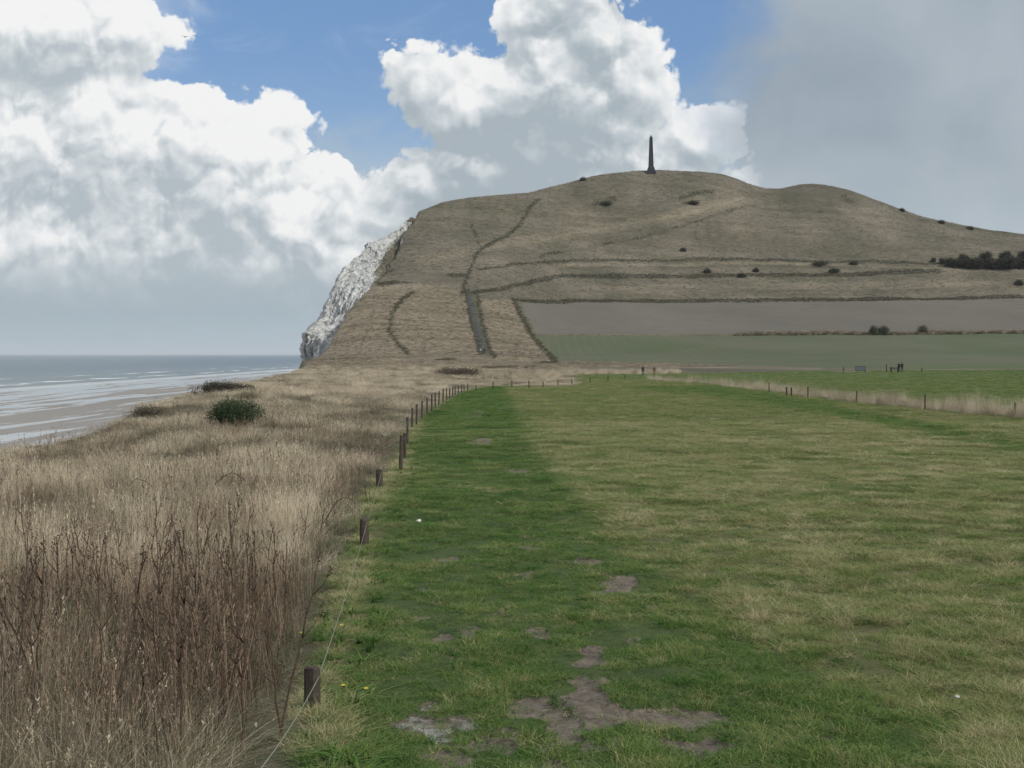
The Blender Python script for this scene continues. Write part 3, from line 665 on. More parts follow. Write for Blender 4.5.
# ------------------------------------------------------------------ bushes
MLEAF = {}
def leaf_mat(name, c0, c1):
    m, k, b = material(name, .7, .2); p = k.new('ShaderNodeTexCoord').outputs['Object']
    k.put(b.inputs['Base Color'], k.ramp(k.noise(p, 3, 6, .75), [(.3, c0), (.7, c1)])); MLEAF[name] = m; return m
leaf_mat('gorse_leaf', (.016, .030, .013), (.050, .075, .032)); leaf_mat('bramble_leaf', (.022, .024, .018), (.060, .058, .040)); leaf_mat('thorn_leaf', (.045, .050, .032), (.095, .098, .065))
leaf_mat('brown_leaf', (.050, .042, .030), (.12, .10, .072))
MBARK = plain('bark', (.07, .055, .045), .95, .3, 12)
def bush(name, w, d, h, n, leaf, mat, seed, lobes=9, stem_h=.15):
    g = np.random.default_rng(seed); r = empty(name, (0, 0, 0))
    cs = [(g.uniform(-.55, .55)*w/2, g.uniform(-.55, .55)*d/2, h*g.uniform(.3, .62), g.uniform(.28, .5)) for _ in range(lobes)]+[(0, 0, h*.45, .55)]
    cs = np.array(cs); li = g.integers(0, len(cs), n); c = cs[li]
    v = g.normal(size=(n, 3)); v /= np.linalg.norm(v, axis=1)[:, None]; rr = g.uniform(.35, 1, n)**.45
    P = c[:, :3]+v*rr[:, None]*c[:, 3:4]*np.array([w, d, h*1.0])*.95/1.0*np.array([.5, .5, .8])
    P = P+g.normal(0, leaf*1.2, (n, 3)); P[:, 2] = np.abs(P[:, 2])
    a = g.normal(size=(n, 3)); a /= np.linalg.norm(a, axis=1)[:, None]; b2 = np.cross(a, g.normal(size=(n, 3))); b2 /= np.linalg.norm(b2, axis=1)[:, None]
    L = leaf*g.uniform(.5, 1.3, n)[:, None]
    Vq = np.stack([P-a*L*.5, P-b2*L*.28, P+a*L*.5, P+b2*L*.28], 1).reshape(-1, 3)
    me = np_mesh('foliage', Vq, np.arange(4*n).reshape(-1, 4), 4)
    link('foliage', me, mat, r)
    parts = []
    for i in range(7):
        aa = g.uniform(0, 6.28); e = (math.cos(aa)*w*.32, math.sin(aa)*d*.32, h*g.uniform(.5, .85)); mm = (e[0]*.4, e[1]*.4, e[2]*.55)
        parts.append(tube([(0, 0, -.15), mm, e], [h*.03, h*.02, h*.008], 5))
    link('branch', py_mesh('branch', parts), MBARK, r)
    return r
def at(o, px, py, sink=.05, rz=0):
    o.location = hit(px, py); o.location.z -= sink; o.rotation_euler.z = rz; return o
b = at(bush('round_bush', 3.4, 2.8, 1.65, 12000, .075, MLEAF['gorse_leaf'], 1), 233, 428)
tag(b, 'round dark green bush alone in the dry grass near the sea edge', 'bush')
b = bush('low_bush', 6.2, 3.5, 1.35, 9000, .11, MLEAF['bramble_leaf'], 2); b.location = (-288/F*90, 90, gz(-288/F*90, 90)-.1)
tag(b, 'wide low dark bush on the crest against the beach', 'bush')
b = at(bush('low_bush', 1.9, 1.5, .7, 3000, .09, MLEAF['brown_leaf'], 3), 149, 418)
tag(b, 'small flat brown shrub on the slope edge, left of the round bush', 'bush')
b = at(bush('hedge_scrub', 12, 4, 1.6, 3800, .22, MLEAF['brown_leaf'], 4, 16), 452, 377)
tag(b, 'dark brown scrub patch at the far end of the green path', 'shrub')
th = []
for i, (px_, py_, w_, h_, lb) in enumerate([(873.5, 335, 3.2, 5.4, 'narrow grey green shrub on the field strip, left one of the close pair'),
      (883, 335, 5.0, 5.8, 'broad grey green shrub on the field strip, right one of the close pair'), (923.5, 334, 4.6, 4.9, 'lone round shrub on the strip between the two far fields')]):
    o = at(bush('field_shrub', w_, w_, h_*.85, 2200, .45, MLEAF['thorn_leaf'], 10+i), px_, py_, .2); tag(o, lb, 'shrub', 'shrubs on the strip between the fields')
for i, (px_, py_, w_, h_, lb) in enumerate([
  (820, 266, 15, 4.5, 'dark bush patch on the upper terrace below the mound'), (833, 272.5, 8, 2.8, 'small dark bush just below the patch on the terrace'),
  (854, 265, 5, 3, 'little bush right of the dark patch on the terrace'), (1019, 285, 5, 4, 'lone dark bush on the slope at the right edge'),
  (606, 205, 9, 3, 'dark shrub patch on the hilltop slope left below the obelisk'), (707, 273, 3.5, 2.6, 'small round bush on the middle of the terrace line'),
  (742, 277, 5, 2.6, 'dark bush sitting on the lower terrace line'), (756, 272, 2.6, 2.2, 'tiny bush above the lower terrace line'),
  (683, 251, 3, 1.6, 'speck of dark bush alone on the open hillside'), (583, 180.5, 4, 2.0, 'small shrub on the skyline left of the obelisk'),
  (902, 211.5, 2.6, 2.2, 'small shrub on the right skyline, nearest the mound'), (941, 223.5, 4, 2.2, 'small shrub on the right skyline, middle of three'), (970, 229.5, 4, 1.9, 'small shrub on the right skyline, lowest of three'),
  (693, 204, 7, 1.6, 'flat dark shrub right below the hilltop')]):
    tag(at(bush('hillside_bush', w_, w_*.6, h_*.7, 1600, .55, MLEAF['bramble_leaf'], 30+i), px_, py_, .2), lb, 'bush', 'bushes on the hillside')
hb = [bush('hedge_tree', 8.5, 7, 6.5, 3600, .6, MLEAF['bramble_leaf'], 60+i, 12) for i in range(4)]
hp = [(933, 262, .45), (943, 264, .6), (951, 267, .95), (960, 268, 1.0), (970, 269, 1.05), (980, 269, 1.1), (990, 269, 1.15), (1000, 269, 1.1), (1010, 269, 1.2), (1019, 269, 1.2), (1029, 269, 1.2), (1040, 269, 1.1), (965, 263, .9), (985, 262, 1.0), (1005, 261, 1.0), (1024, 260, 1.0)]
for i, (px_, py_, s_) in enumerate(hp):
    o = hb[i] if i < 4 else copy_tree(hb[i % 4]); at(o, px_, py_, .3, i*1.3); o.scale = (s_, s_, s_)
    tag(o, 'dark thicket tree in the dense belt on the right hillside', 'tree', 'trees of the dark thicket on the right hillside')
# low scrub on the hedge strip between the fields
px1 = rng.uniform(735, 1090, 1500)
x, y = hits(px1, np.interp(px1, [735, 1024, 1090], [335.4, 332.8, 332.4])+rng.uniform(-1.2, .8, 1500), 300, 560)
st2 = np.stack([x, y, ground_z(x, y)], 1)
scatter('strip_scrub', None, scr, st2, rng.uniform(0, 6.28, len(st2)), (rng.uniform(.9, 2.0, len(st2)), rng.uniform(.8, 2.0, len(st2))), rng.integers(0, 4, len(st2)), np.clip(rng.normal(.36, .25, len(st2)), .1, .95))
# leafy weeds: green dock rosettes by the near fence
x, y = wedge(900, 5.8, 40, 1.5, 250, 420)
lo = np.interp(proj(x, y, zbase(x, y))[1], *PATHL); pxx = x/y*F+CX
ok = np.abs(pxx-lo+12) < 34; x, y = x[ok], y[ok]; nn = len(x)
dock = [proto('dock', MGR, 16, .05, .08, .20, .035, .7, .9, 160+i, segs=3) for i in range(3)]
scatter('broadleaf_weeds', None, dock, put(x, y), rng.uniform(0, 6.28, nn), (rng.uniform(.35, .7, nn), rng.uniform(.35, .8, nn)), rng.integers(0, 3, nn), np.clip(rng.normal(.22, .12, nn), 0, .5))

# ------------------------------------------------------------------ fences
MPOST = plain('weathered_wood', (.060, .050, .040), .95, .45, 14)
mk = N(MPOST.node_tree); bb = MPOST.node_tree.nodes['Principled BSDF']
bump(mk, bb, mk.noise(scaled(mk, mk.new('ShaderNodeTexCoord').outputs['Object'], (60, 60, 6)), 1, 4, .6), .006, 1)
def post_mesh(h, r, seed):
    g = random.Random(seed); n = 12; V = []; Fc = []; rings = 7
    fac = [1+g.uniform(-.12, .12) for _ in range(n)]
    for i in range(rings):
        t = i/(rings-1); z = -.15+(h+.15)*t; rr = r*(1+.06*(1-t))*(1+g.uniform(-.02, .02))
        for s_ in range(n):
            a = 6.2832*s_/n; tilt = (.18*r*math.cos(a) if i == rings-1 else 0)
            V.append((rr*fac[s_]*math.cos(a), rr*fac[s_]*math.sin(a), z+tilt-(g.uniform(0, .012) if i == rings-1 else 0)))
    for s_ in range(n):                      # chamfered top
        a = 6.2832*s_/n; V.append((r*.78*fac[s_]*math.cos(a), r*.78*fac[s_]*math.sin(a), h+.012+.18*r*.78*math.cos(a)))
    rings += 1
    for i in range(rings-1):
        for s_ in range(n):
            a0 = i*n+s_; a1 = i*n+(s_+1) % n; Fc.append((a0, a1, a1+n, a0+n))
    Fc.append(tuple(range((rings-1)*n, rings*n)))
    me = py_mesh('fence_post', [(V, Fc)], False); me.materials.append(MPOST); return me
def post(px, py, hpx, label, group, thick=None, seed=0, tilt=.03):
    p = hit(px, py); h = hpx/F*p.y; r = thick or .045
    me = post_mesh(h, r, seed); o = bpy.data.objects.new('fence_post', me); C.objects.link(o); o.location = p
    o.rotation_euler = (random.uniform(-tilt, tilt), random.uniform(-tilt, tilt), random.uniform(0, 6)); tag(o, label, 'fence post', group); return o, p, h
GL = 'wooden posts of the cliff path fence'
lp = []
lp.append(post(312.5, 712, 43, 'short square-cut wooden stump nearest the camera beside the rope', GL, .055, 1))
lp.append(post(364.5, 546, 27, 'second short wooden stump, where the pale rope bends by the grass verge', GL, .07, 2))
lp.append(post(379.5, 489, 19, 'third short stump, just before the taller posts begin', GL, .075, 3))
zp = [(430,395,270),(445,356,262),(453,300,205),(470,244,172),(487,232,158),(505,212,150),(524,198,138),(541,184,123),(554,174,117),(566,162,112),(581,154,105),(594,147,100),(605,140,98),(615,134,95),(625,128,93),(635,123,91),(647,117,88),(656,113,87),(669,111,84)]
for i, (zx, zb, zt) in enumerate(zp):
    px_, b_, t_ = 280+zx/3.564, 360+zb/3.564, 360+zt/3.564
    lb = ['leaning tall post, first of the tall row after the stumps', 'tall post close behind the leaning first tall post', 'third tall post, standing behind the overlapping pair'][i] if i < 3 else 'slim wooden post in the long row curving along the green path'
    lp.append(post(px_, b_, b_-t_, lb, GL, .05, 10+i))
for i, (px_, b_, h_) in enumerate([(476, 390.5, 7), (493, 390, 11), (512, 388, 10), (529, 388.5, 11), (543, 388, 9), (558, 386, 9), (572, 385, 8), (590, 383, 8), (608, 381, 7), (625, 379.5, 7)]):
    lp.append(post(px_, b_, h_*.72, 'small far post of the fence across the end of the green path', 'far posts across the path end', .06, 40+i))
GR_ = 'posts of the fence on the right'
rl = ['leftmost post of the right fence in pale grass', 'left post of the close pair in the right fence', 'right post of the close pair in the right fence', 'thin post right of the close pair', 'post standing midway along the right fence', 'tall post by the reddish weeds in the right fence', 'post at the right edge of the photo in tall straw grass']
rp = []
for i, (px_, b_, h_) in enumerate([(769, 392, 10), (786.5, 396, 9), (791.5, 396.5, 9), (808, 398.5, 12), (856.5, 403, 12), (925, 410, 15), (1015.5, 418.5, 15)]):
    rp.append(post(px_, b_, h_, rl[i], GR_, .075 if i in (1, 2) else .05, 60+i))
MROPE = plain('pale_cord', (.20, .22, .17), .7, .15, 30)
MWIRE = plain('galvanised_wire', (.22, .22, .21), .5, .1, 30)
def wire(name, pts, r, mat, sag, label):
    P = []
    for a, b_ in zip(pts[:-1], pts[1:]):
        for i in range(8):
            t = i/8; q_ = a.lerp(b_, t); q_.z -= sag*4*t*(1-t); P.append(q_)
    P.append(pts[-1]); v, f = tube(P, [r]*len(P), 6)
    o = link(name, py_mesh(name, [(v, f)]), mat); tag(o, label, name.split('_')[-1]); return o
tops = [p+Vector((.05, -.03, h-.05)) for o, p, h in lp[:3]]
start = Vector(((235-CX)/F*5.0, 5.0, EYE-(800-HZ)/F*5.0))
wire('fence_rope', [start]+tops+[lp[3][1]+Vector((0, 0, .5))], .0031, MROPE, .05, 'pale thin rope strung between the short stumps')
wire('fence_wire', [p+Vector((0, 0, h*.85)) for o, p, h in lp[3:22]], .004, MWIRE, .02, 'thin wire along the tall posts beside the green path')
wire('fence_wire', [p+Vector((0, 0, h*.85)) for o, p, h in rp], .004, MWIRE, .03, 'thin wire along the fence on the right')

# ------------------------------------------------------------------ obelisk
ob = hit(651, 172.5); ob.z = gz(ob.x, ob.y)
MOB = plain('dark_granite', (.032, .036, .040), .85, .2, .6)
k = N(MOB.node_tree); bn = MOB.node_tree.nodes['Principled BSDF']
def frus(w0, w1, z0, z1, bev=.0):
    V = [(-w0, -w0, z0), (w0, -w0, z0), (w0, w0, z0), (-w0, w0, z0), (-w1, -w1, z1), (w1, -w1, z1), (w1, w1, z1), (-w1, w1, z1)]
    return V, [(3, 2, 1, 0), (4, 5, 6, 7), (0, 1, 5, 4), (1, 2, 6, 5), (2, 3, 7, 6), (3, 0, 4, 7)]
Ht = 37.5/F*ob.y; s = Ht/25.5
root = empty('obelisk', ob); tag(root, 'dark stone obelisk monument alone on the hilltop', 'monument')
link('plinth', py_mesh('plinth', [frus(3.0*s, 3.0*s, -1.5*s, .6*s), frus(2.55*s, 2.5*s, .6*s, 1.7*s), frus(2.2*s, 2.15*s, 1.7*s, 3.0*s), frus(1.95*s, 1.8*s, 3.0*s, 3.6*s)], False), MOB, root)
link('shaft', py_mesh('shaft', [frus(1.62*s, .98*s, 3.6*s, 23.4*s)], False), MOB, root)
link('pyramid_tip', py_mesh('pyramid_tip', [frus(.98*s, .06*s, 23.4*s, 25.5*s)], False), MOB, root)

# ------------------------------------------------------------------ steps up the hill
L0 = [(465.5, 292.5), (468, 305), (471, 320), (474.5, 335), (479.5, 354)]
R0 = [(470.5, 292.5), (474, 305), (478, 320), (482.5, 335), (489, 354)]
MTREAD = plain('step_timber', (.12, .12, .115), .9, .3, 2); ML2 = plain('step_gravel', (.055, .060, .055), .95, .3, 2)
par = []; par2 = []; nst = 70
for i in range(nst):
    t = i/nst; pyv = 354-t*61.5
    a = hit(np.interp(pyv, [q_[1] for q_ in L0], [q_[0] for q_ in L0]), pyv); b_ = hit(np.interp(pyv, [q_[1] for q_ in R0], [q_[0] for q_ in R0]), pyv)
    z = max(a.z, b_.z)+.25
    par.append(([(a.x, a.y-.15, z-1.2), (b_.x, a.y-.15, z-1.2), (b_.x, a.y+.15, z-1.2), (a.x, a.y+.15, z-1.2), (a.x, a.y-.15, z), (b_.x, a.y-.15, z), (b_.x, a.y+.15, z), (a.x, a.y+.15, z)],
                [(3, 2, 1, 0), (4, 5, 6, 7), (0, 1, 5, 4), (1, 2, 6, 5), (2, 3, 7, 6), (3, 0, 4, 7)]))
o = link('steps', py_mesh('steps', par, False), MTREAD); tag(o, kind='structure')

# ------------------------------------------------------------------ people (tiny in the picture, still whole figures)
def cloth(name, c): return plain(name, c, .85, .15, 10)
def person(p, label, top, leg, rz=0, h=1.74, stride=.16, arms='down', bag=False):
    root = empty('person', p, rz); tag(root, label, 'person'); s = h/1.74
    v = [(0,0,.95),(0,.0,1.12),(0,.01,1.32),(0,.0,1.45),(0,0,1.53),(0,.02,1.62),(0,.02,1.70),
         (-.10,0,.90),(-.11,stride*.5,.50),(-.11,stride*.9,.09),(-.11,stride*.9+.16,.03),
         (.10,0,.90),(.11,-stride*.3,.50),(.11,-stride,.09),(.11,-stride+.16,.03),
         (-.19,0,1.42),(-.25,-.03,1.15),(-.25,.06,.90),(-.25,.09,.82),(.19,0,1.42),(.25,-.03,1.15),(.25,.06,.90),(.25,.09,.82)]
    e = [(0,1),(1,2),(2,3),(3,4),(4,5),(5,6),(0,7),(7,8),(8,9),(9,10),(0,11),(11,12),(12,13),(13,14),(3,15),(15,16),(16,17),(17,18),(3,19),(19,20),(20,21),(21,22)]
    r = [.15,.14,.16,.13,.055,.09,.07,.09,.065,.045,.035,.09,.065,.045,.035,.07,.05,.038,.035,.07,.05,.038,.035]
    me = bpy.data.meshes.new('body'); me.from_pydata([tuple(q_*s for q_ in c_) for c_ in v], e, []); me.update()
    o = link('body', me, None, root); o.modifiers.new('skin', 'SKIN'); sub_ = o.modifiers.new('sub', 'SUBSURF'); sub_.levels = 1; sub_.render_levels = 1
    for i, d in enumerate(me.skin_vertices[0].data): d.radius = (r[i]*s, r[i]*s*(.72 if i < 4 else 1)); d.use_root = (i == 0)
    # colours by height of the one continuous body
    m, k, bs = material('clothes_and_skin', .85, .1); oc = k.new('ShaderNodeTexCoord').outputs['Object']; sp_ = k.new('ShaderNodeSeparateXYZ'); k.put(sp_.inputs[0], oc)
    c = k.mix(k.m('GREATER_THAN', sp_.outputs[2], .93*s), leg, top); c = k.mix(k.m('GREATER_THAN', sp_.outputs[2], 1.50*s), c, (.36, .22, .16))
    c = k.mix(k.m('LESS_THAN', sp_.outputs[2], .10*s), c, (.03, .03, .03)); k.put(bs.inputs['Base Color'], c); me.materials.append(m)
    bm = bmesh.new(); bmesh.ops.create_uvsphere(bm, u_segments=12, v_segments=8, radius=.105*s)
    bmesh.ops.translate(bm, verts=bm.verts, vec=(0, -.015*s, 1.675*s)); mh = bpy.data.meshes.new('hair'); bm.to_mesh(mh); bm.free()
    link('hair', mh, cloth('hair_brown', (.03, .022, .018)), root)
    if bag:
        bm = bmesh.new(); bmesh.ops.create_cube(bm, size=1); bmesh.ops.scale(bm, verts=bm.verts, vec=(.30, .17, .44)); bmesh.ops.bevel(bm, geom=bm.edges[:], offset=.05, segments=2, affect='EDGES')
        mb_ = bpy.data.meshes.new('backpack'); bm.to_mesh(mb_); bm.free(); o = link('backpack', mb_, cloth('bag_cloth', (.05, .05, .06)), None)
        o.location = Vector(p)+Vector((0, -.2, 1.25)); tag(o, 'small dark backpack on the walker\'s back', 'backpack')
    return root
p = hit(643, 375.4); person(p, 'walker in black clothes standing at the far end of the field', (.012, .012, .016), (.02, .025, .04), .4, 1.8)
p = hit(654.3, 374.6); person(p, 'walker in a rusty brown jacket right of the one in black', (.16, .065, .035), (.12, .08, .055), 2.6, 1.55, .08)
p = hit(898.9, 371.8); person(p, 'left one of two dark-clad people standing close together', (.010, .012, .022), (.010, .012, .02), 2.2, 1.72, .1)
p = hit(902.0, 371.8); person(p, 'right one of two dark-clad people, slightly taller', (.012, .012, .015), (.012, .012, .015), 3.4, 1.80, .12)
p = hit(484.6, 353.5); person(p, 'hiker in dark clothing at the foot of the hill steps', (.012, .012, .014), (.015, .015, .02), .2, 1.9)
p = hit(480.6, 353); person(p, 'hiker in a pale top beside the dark one on the steps', (.5, .5, .48), (.12, .12, .13), .2, 1.75)

# ------------------------------------------------------------------ bench, boards and posts beside the two people
MDW = plain('dark_timber', (.035, .036, .036), .9, .3, 8)
def box(x0, x1, y0, y1, z0, z1):
    return [(x0,y0,z0),(x1,y0,z0),(x1,y1,z0),(x0,y1,z0),(x0,y0,z1),(x1,y0,z1),(x1,y1,z1),(x0,y1,z1)], [(3,2,1,0),(4,5,6,7),(0,1,5,4),(1,2,6,5),(2,3,7,6),(3,0,4,7)]
p = hit(894.5, 372); bn_ = empty('bench', p, .1); tag(bn_, 'low dark wooden bench left of the two standing people', 'bench')
link('seat', py_mesh('seat', [box(-.8, .8, -.2+i*.14, -.08+i*.14, .42, .46) for i in range(3)], False), MDW, bn_)
link('backrest', py_mesh('backrest', [box(-.8, .8, .24, .28, .56+i*.15, .67+i*.15) for i in range(2)], False), MDW, bn_)
for sx_ in (-.7, .62): link('leg', py_mesh('leg', [box(sx_, sx_+.08, -.18, .22, -.1, .418), box(sx_, sx_+.08, .202, .238, .42, .85)], False), MDW, bn_)
MBD = plain('faded_board', (.085, .105, .11), .6, .15, 3)
p = hit(860.5, 373); pn = empty('information_board', p, 0); tag(pn, 'wide grey information board on two legs in the far field', 'sign')
link('panel', py_mesh('panel', [box(-.85, .85, -.03, .03, .45, 1.15)], False), MBD, pn)
link('panel_frame', py_mesh('panel_frame', [box(-.92, .92, -.045, .045, 1.152, 1.22), box(-.92, .92, -.045, .045, .38, .448)], False), MDW, pn)
for sx_ in (-.92, .853): link('leg', py_mesh('leg', [box(sx_, sx_+.067, -.04, .04, -.2, .378), box(sx_, sx_+.067, -.04, .04, .45, 1.15)], False), MDW, pn)
GB = 'loose posts near the two people'
for i, (px_, b_, h_, lb) in enumerate([(886.5, 372.2, 8, 'taller dark post left of the bench'), (891.5, 373, 6, 'short post right in front of the bench'), (843.3, 373.3, 6, 'short post left of the information board'), (922, 372, 4, 'little post alone right of the two people')]):
    post(px_, b_, h_, lb, GB, .09, 80+i)
# rail in front of the board
wire('low_rail', [hit(832, 373.4)+Vector((0, 0, .35)), hit(856, 373.6)+Vector((0, 0, .35))], .05, plain('pale_rail', (.30, .29, .26), .8, .2, 4), 0, 'pale low rail left of the information board')

# ------------------------------------------------------------------ a gull in the blue
bp = Vector(pt(185, 37, 160)); g_ = empty('bird', bp, .3); tag(g_, 'tiny dark bird flying in the blue gap above the left cloud', 'bird')
bm = bmesh.new(); bmesh.ops.create_uvsphere(bm, u_segments=12, v_segments=8, radius=.09)
for v_ in bm.verts: v_.co.y *= 2.6*(1 if v_.co.y > 0 else 1.3); v_.co.z *= .8
me = bpy.data.meshes.new('body'); bm.to_mesh(me); bm.free(); MB = plain('feather', (.12, .12, .13), .8, .3, 10); link('body', me, MB, g_)
for sd in (-1, 1):
    V_ = [(sd*.05, .1, .04), (sd*.05, -.08, .04), (sd*.28, .13, .14), (sd*.28, -.06, .13), (sd*.55, 0, .08), (sd*.54, -.08, .075)]
    V2 = [(a, b__, c_-.012) for a, b__, c_ in V_]; o_ = 6
    link('wing', py_mesh('wing', [(V_+V2, [(0, 1, 3, 2), (2, 3, 5, 4), (6, 8, 9, 7), (8, 10, 11, 9), (0, 2, 8, 6), (2, 4, 10, 8), (1, 7, 9, 3), (3, 9, 11, 5), (4, 5, 11, 10), (0, 6, 7, 1)])], False), MB, g_)

MYEL = plain('yellow_petal', (.62, .50, .04), .6, .15, 40); MGST = plain('green_stem', (.06, .11, .03), .8, .3, 40)
for i, (px_, py_, lb) in enumerate([(341, 703, 'yellow flower nearest the short stump, on its right side'), (366, 708, 'yellow flower at the very edge of the green path right of the stump'), (343, 640, 'small yellow flower in the verge above the nearest stump'), (303, 648, 'yellow flower in the verge left of the rope')]):
    f_ = empty('yellow_flower', hit(px_, py_), i); tag(f_, lb, 'flower'); H = .13
    link('stem', py_mesh('stem', [tube([(0, 0, -.02), (.01, 0, H*.6), (.015, .01, H)], [.003, .0025, .002], 5)]), MGST, f_)
    V_ = []; Q_ = []
    for t in range(9):
        a_ = 6.2832*t/9; c_, s_ = math.cos(a_), math.sin(a_); b0 = len(V_)
        V_ += [(.015, .01, H), (.015+.012*c_-.004*s_, .01+.012*s_+.004*c_, H+.004), (.015+.024*c_, .01+.024*s_, H+.003), (.015+.012*c_+.004*s_, .01+.012*s_-.004*c_, H+.004)]; Q_.append((b0, b0+1, b0+2, b0+3))
    link('petals', py_mesh('petals', [(V_, Q_)]), MYEL, f_)
# ------------------------------------------------------------------ stones and litter-white pebbles on the path
MCH = plain('chalk_pebble', (.55, .54, .50), .9, .15, 20)
for i, (px_, py_, r_, lb) in enumerate([(419, 523, .045, 'small white chalk stone on the green path near the stumps'), (957, 702, .02, 'tiny white stone in the rough grass at lower right')]):
    bm = bmesh.new(); bmesh.ops.create_icosphere(bm, subdivisions=3, radius=r_)
    for v_ in bm.verts: v_.co *= 1+.25*math.sin(v_.co.x*90+i)*math.cos(v_.co.y*70); v_.co.z *= .6
    me = bpy.data.meshes.new('chalk_stone'); bm.to_mesh(me); bm.free(); o = link('chalk_stone', me, MCH); o.location = hit(px_, py_)+Vector((0, 0, .03)); tag(o, lb, 'stone')

# ------------------------------------------------------------------ sky: Nishita with cumulus
def cloud_group():
    g = bpy.data.node_groups.new('cloud_height', 'ShaderNodeTree')
    g.interface.new_socket('P', in_out='INPUT', socket_type='NodeSocketVector')
    g.interface.new_socket('H', in_out='OUTPUT', socket_type='NodeSocketFloat'); g.interface.new_socket('Body', in_out='OUTPUT', socket_type='NodeSocketFloat')
    k = N(g); gi = k.new('NodeGroupInput'); go = k.new('NodeGroupOutput'); P = gi.outputs[0]
    wn = k.new('ShaderNodeTexNoise', noise_dimensions='2D'); k.put(wn.inputs['Vector'], P); wn.inputs['Scale'].default_value = 1.9; wn.inputs['Detail'].default_value = 5
    w = k.vm('SCALE', k.vm('SUBTRACT', wn.outputs['Color'], (.5, .5, .5)), .34); PW = k.vm('ADD', P, w)
    bl = [(50,32,150,70),(0,200,130,150),(115,180,110,115),(200,165,105,88),(262,165,72,72),(150,98,66,38),(275,128,55,42),(318,185,46,48),(298,205,60,62),(322,250,60,60),(105,105,75,62),(240,235,160,100),(60,270,260,90),(376,190,16,12),
      (402,60,28,30),(455,118,52,55),(532,66,46,50),(425,182,52,46),(540,20,62,50),(560,110,110,90),(620,130,70,60),(695,140,66,46),(425,90,45,50),(468,112,60,58),(502,82,48,46),(545,60,60,60),(600,40,66,60),(560,0,80,40),(622,80,60,60),(640,108,46,52),(560,155,120,85),(480,165,95,60),(425,190,70,50),(385,225,60,40),
      (575,92,60,52),(640,160,60,50),(705,135,40,44),(737,152,33,36),(690,175,80,35),(340,270,130,60)]
    f = None
    for cx, cy, rx, ry in bl:
        c = k.vm('SUBTRACT', PW, ((cx-CX)/100, (HZ-cy)/100, 0)); c = k.vm('MULTIPLY', c, (100/rx, 100/ry, 0)); L = k.vm('LENGTH', c)
        v = k.m('MULTIPLY_ADD', L, -min(rx, ry)/60, min(rx, ry)/60)
        if f is None: f = v
        else:
            n = k.new('ShaderNodeMath', operation='SMOOTH_MAX'); k.put(n.inputs[0], f); k.put(n.inputs[1], v); n.inputs[2].default_value = .16; f = n.outputs[0]
    vo = k.new('ShaderNodeTexVoronoi', voronoi_dimensions='2D', feature='F1'); k.put(vo.inputs['Vector'], PW)
    vo.inputs['Scale'].default_value = 2.0; vo.inputs['Detail'].default_value = 2.5; vo.inputs['Roughness'].default_value = .5; vo.inputs['Lacunarity'].default_value = 2.3
    d = vo.outputs['Distance']; bil = k.m('SUBTRACT', .5, k.m('MULTIPLY', k.m('MULTIPLY', d, d), 1.5))
    fn = k.noise(P, 6.5, 7, .62, 0, '2D'); mn = k.noise(P, 1.1, 6, .55, 0, '2D')
    h = k.m('ADD', k.m('MINIMUM', k.m('MULTIPLY', f, 1.4), 1.4), k.m('MULTIPLY', bil, .26)); h = k.m('ADD', h, k.m('MULTIPLY', k.m('SUBTRACT', mn, .5), .45)); hs = k.m('ADD', h, k.m('MULTIPLY', k.m('SUBTRACT', fn, .5), .09)); h = k.m('ADD', h, k.m('MULTIPLY', k.m('SUBTRACT', fn, .5), .28))
    k.put(go.inputs[0], h); k.put(go.inputs[1], hs); return g
world = bpy.data.worlds.new('World'); scene.world = world; world.use_nodes = True
world.cycles.sampling_method = 'MANUAL'; world.cycles.sample_map_resolution = 256
k = N(world.node_tree); bg = world.node_tree.nodes['Background']; ST = .1; bg.inputs[1].default_value = ST
SUN_EL, SUN_RO = R(38), R(128)
sky = k.new('ShaderNodeTexSky', sky_type='NISHITA'); sky.sun_disc = False; sky.sun_elevation = SUN_EL; sky.sun_rotation = SUN_RO; sky.air_density = 1.0; sky.dust_density = 1.0; sky.ozone_density = 2
dirv = k.new('ShaderNodeTexCoord').outputs['Generated']; sp_ = k.new('ShaderNodeSeparateXYZ'); k.put(sp_.inputs[0], dirv)
yy_ = k.m('MAXIMUM', k.m('ABSOLUTE', sp_.outputs[1]), .12)
U = k.m('MULTIPLY', k.m('DIVIDE', sp_.outputs[0], yy_), F/100); Vv = k.m('MULTIPLY', k.m('DIVIDE', sp_.outputs[2], yy_), F/100)
cb = k.new('ShaderNodeCombineXYZ'); k.put(cb.inputs[0], U); k.put(cb.inputs[1], Vv); P = cb.outputs[0]
G_ = cloud_group()
def ev(vec):
    n = k.new('ShaderNodeGroup'); n.node_tree = G_; k.put(n.inputs[0], vec); return n.outputs
H0, B0 = ev(P); H1, B1 = ev(k.vm('ADD', P, (.04, .13, 0))); H2, B2 = ev(k.vm('ADD', P, (.07, .42, 0)))
cov = k.ss(H0, .0, .16)
l1 = k.m('SUBTRACT', B0, B1); l2 = k.m('SUBTRACT', B0, B2)
rim = k.ss(B0, .60, .05)
lit = k.m('ADD', k.m('MULTIPLY', l1, .85), k.m('MULTIPLY', l2, .40)); lit = k.m('ADD', lit, k.m('MULTIPLY', rim, .30)); lit = k.m('ADD', lit, .36)
nzt = k.new('ShaderNodeTexNoise', noise_dimensions='2D'); k.put(nzt.inputs['Vector'], P); nzt.inputs['Scale'].default_value = 1.6; nzt.inputs['Detail'].default_value = 4; nzc = nzt.outputs['Color']
lm = k.noise(P, .75, 5, .55, .3, '2D'); lit = k.m('ADD', lit, k.m('MULTIPLY', k.m('SUBTRACT', lm, .5), .9), clamp=True)
dk = None
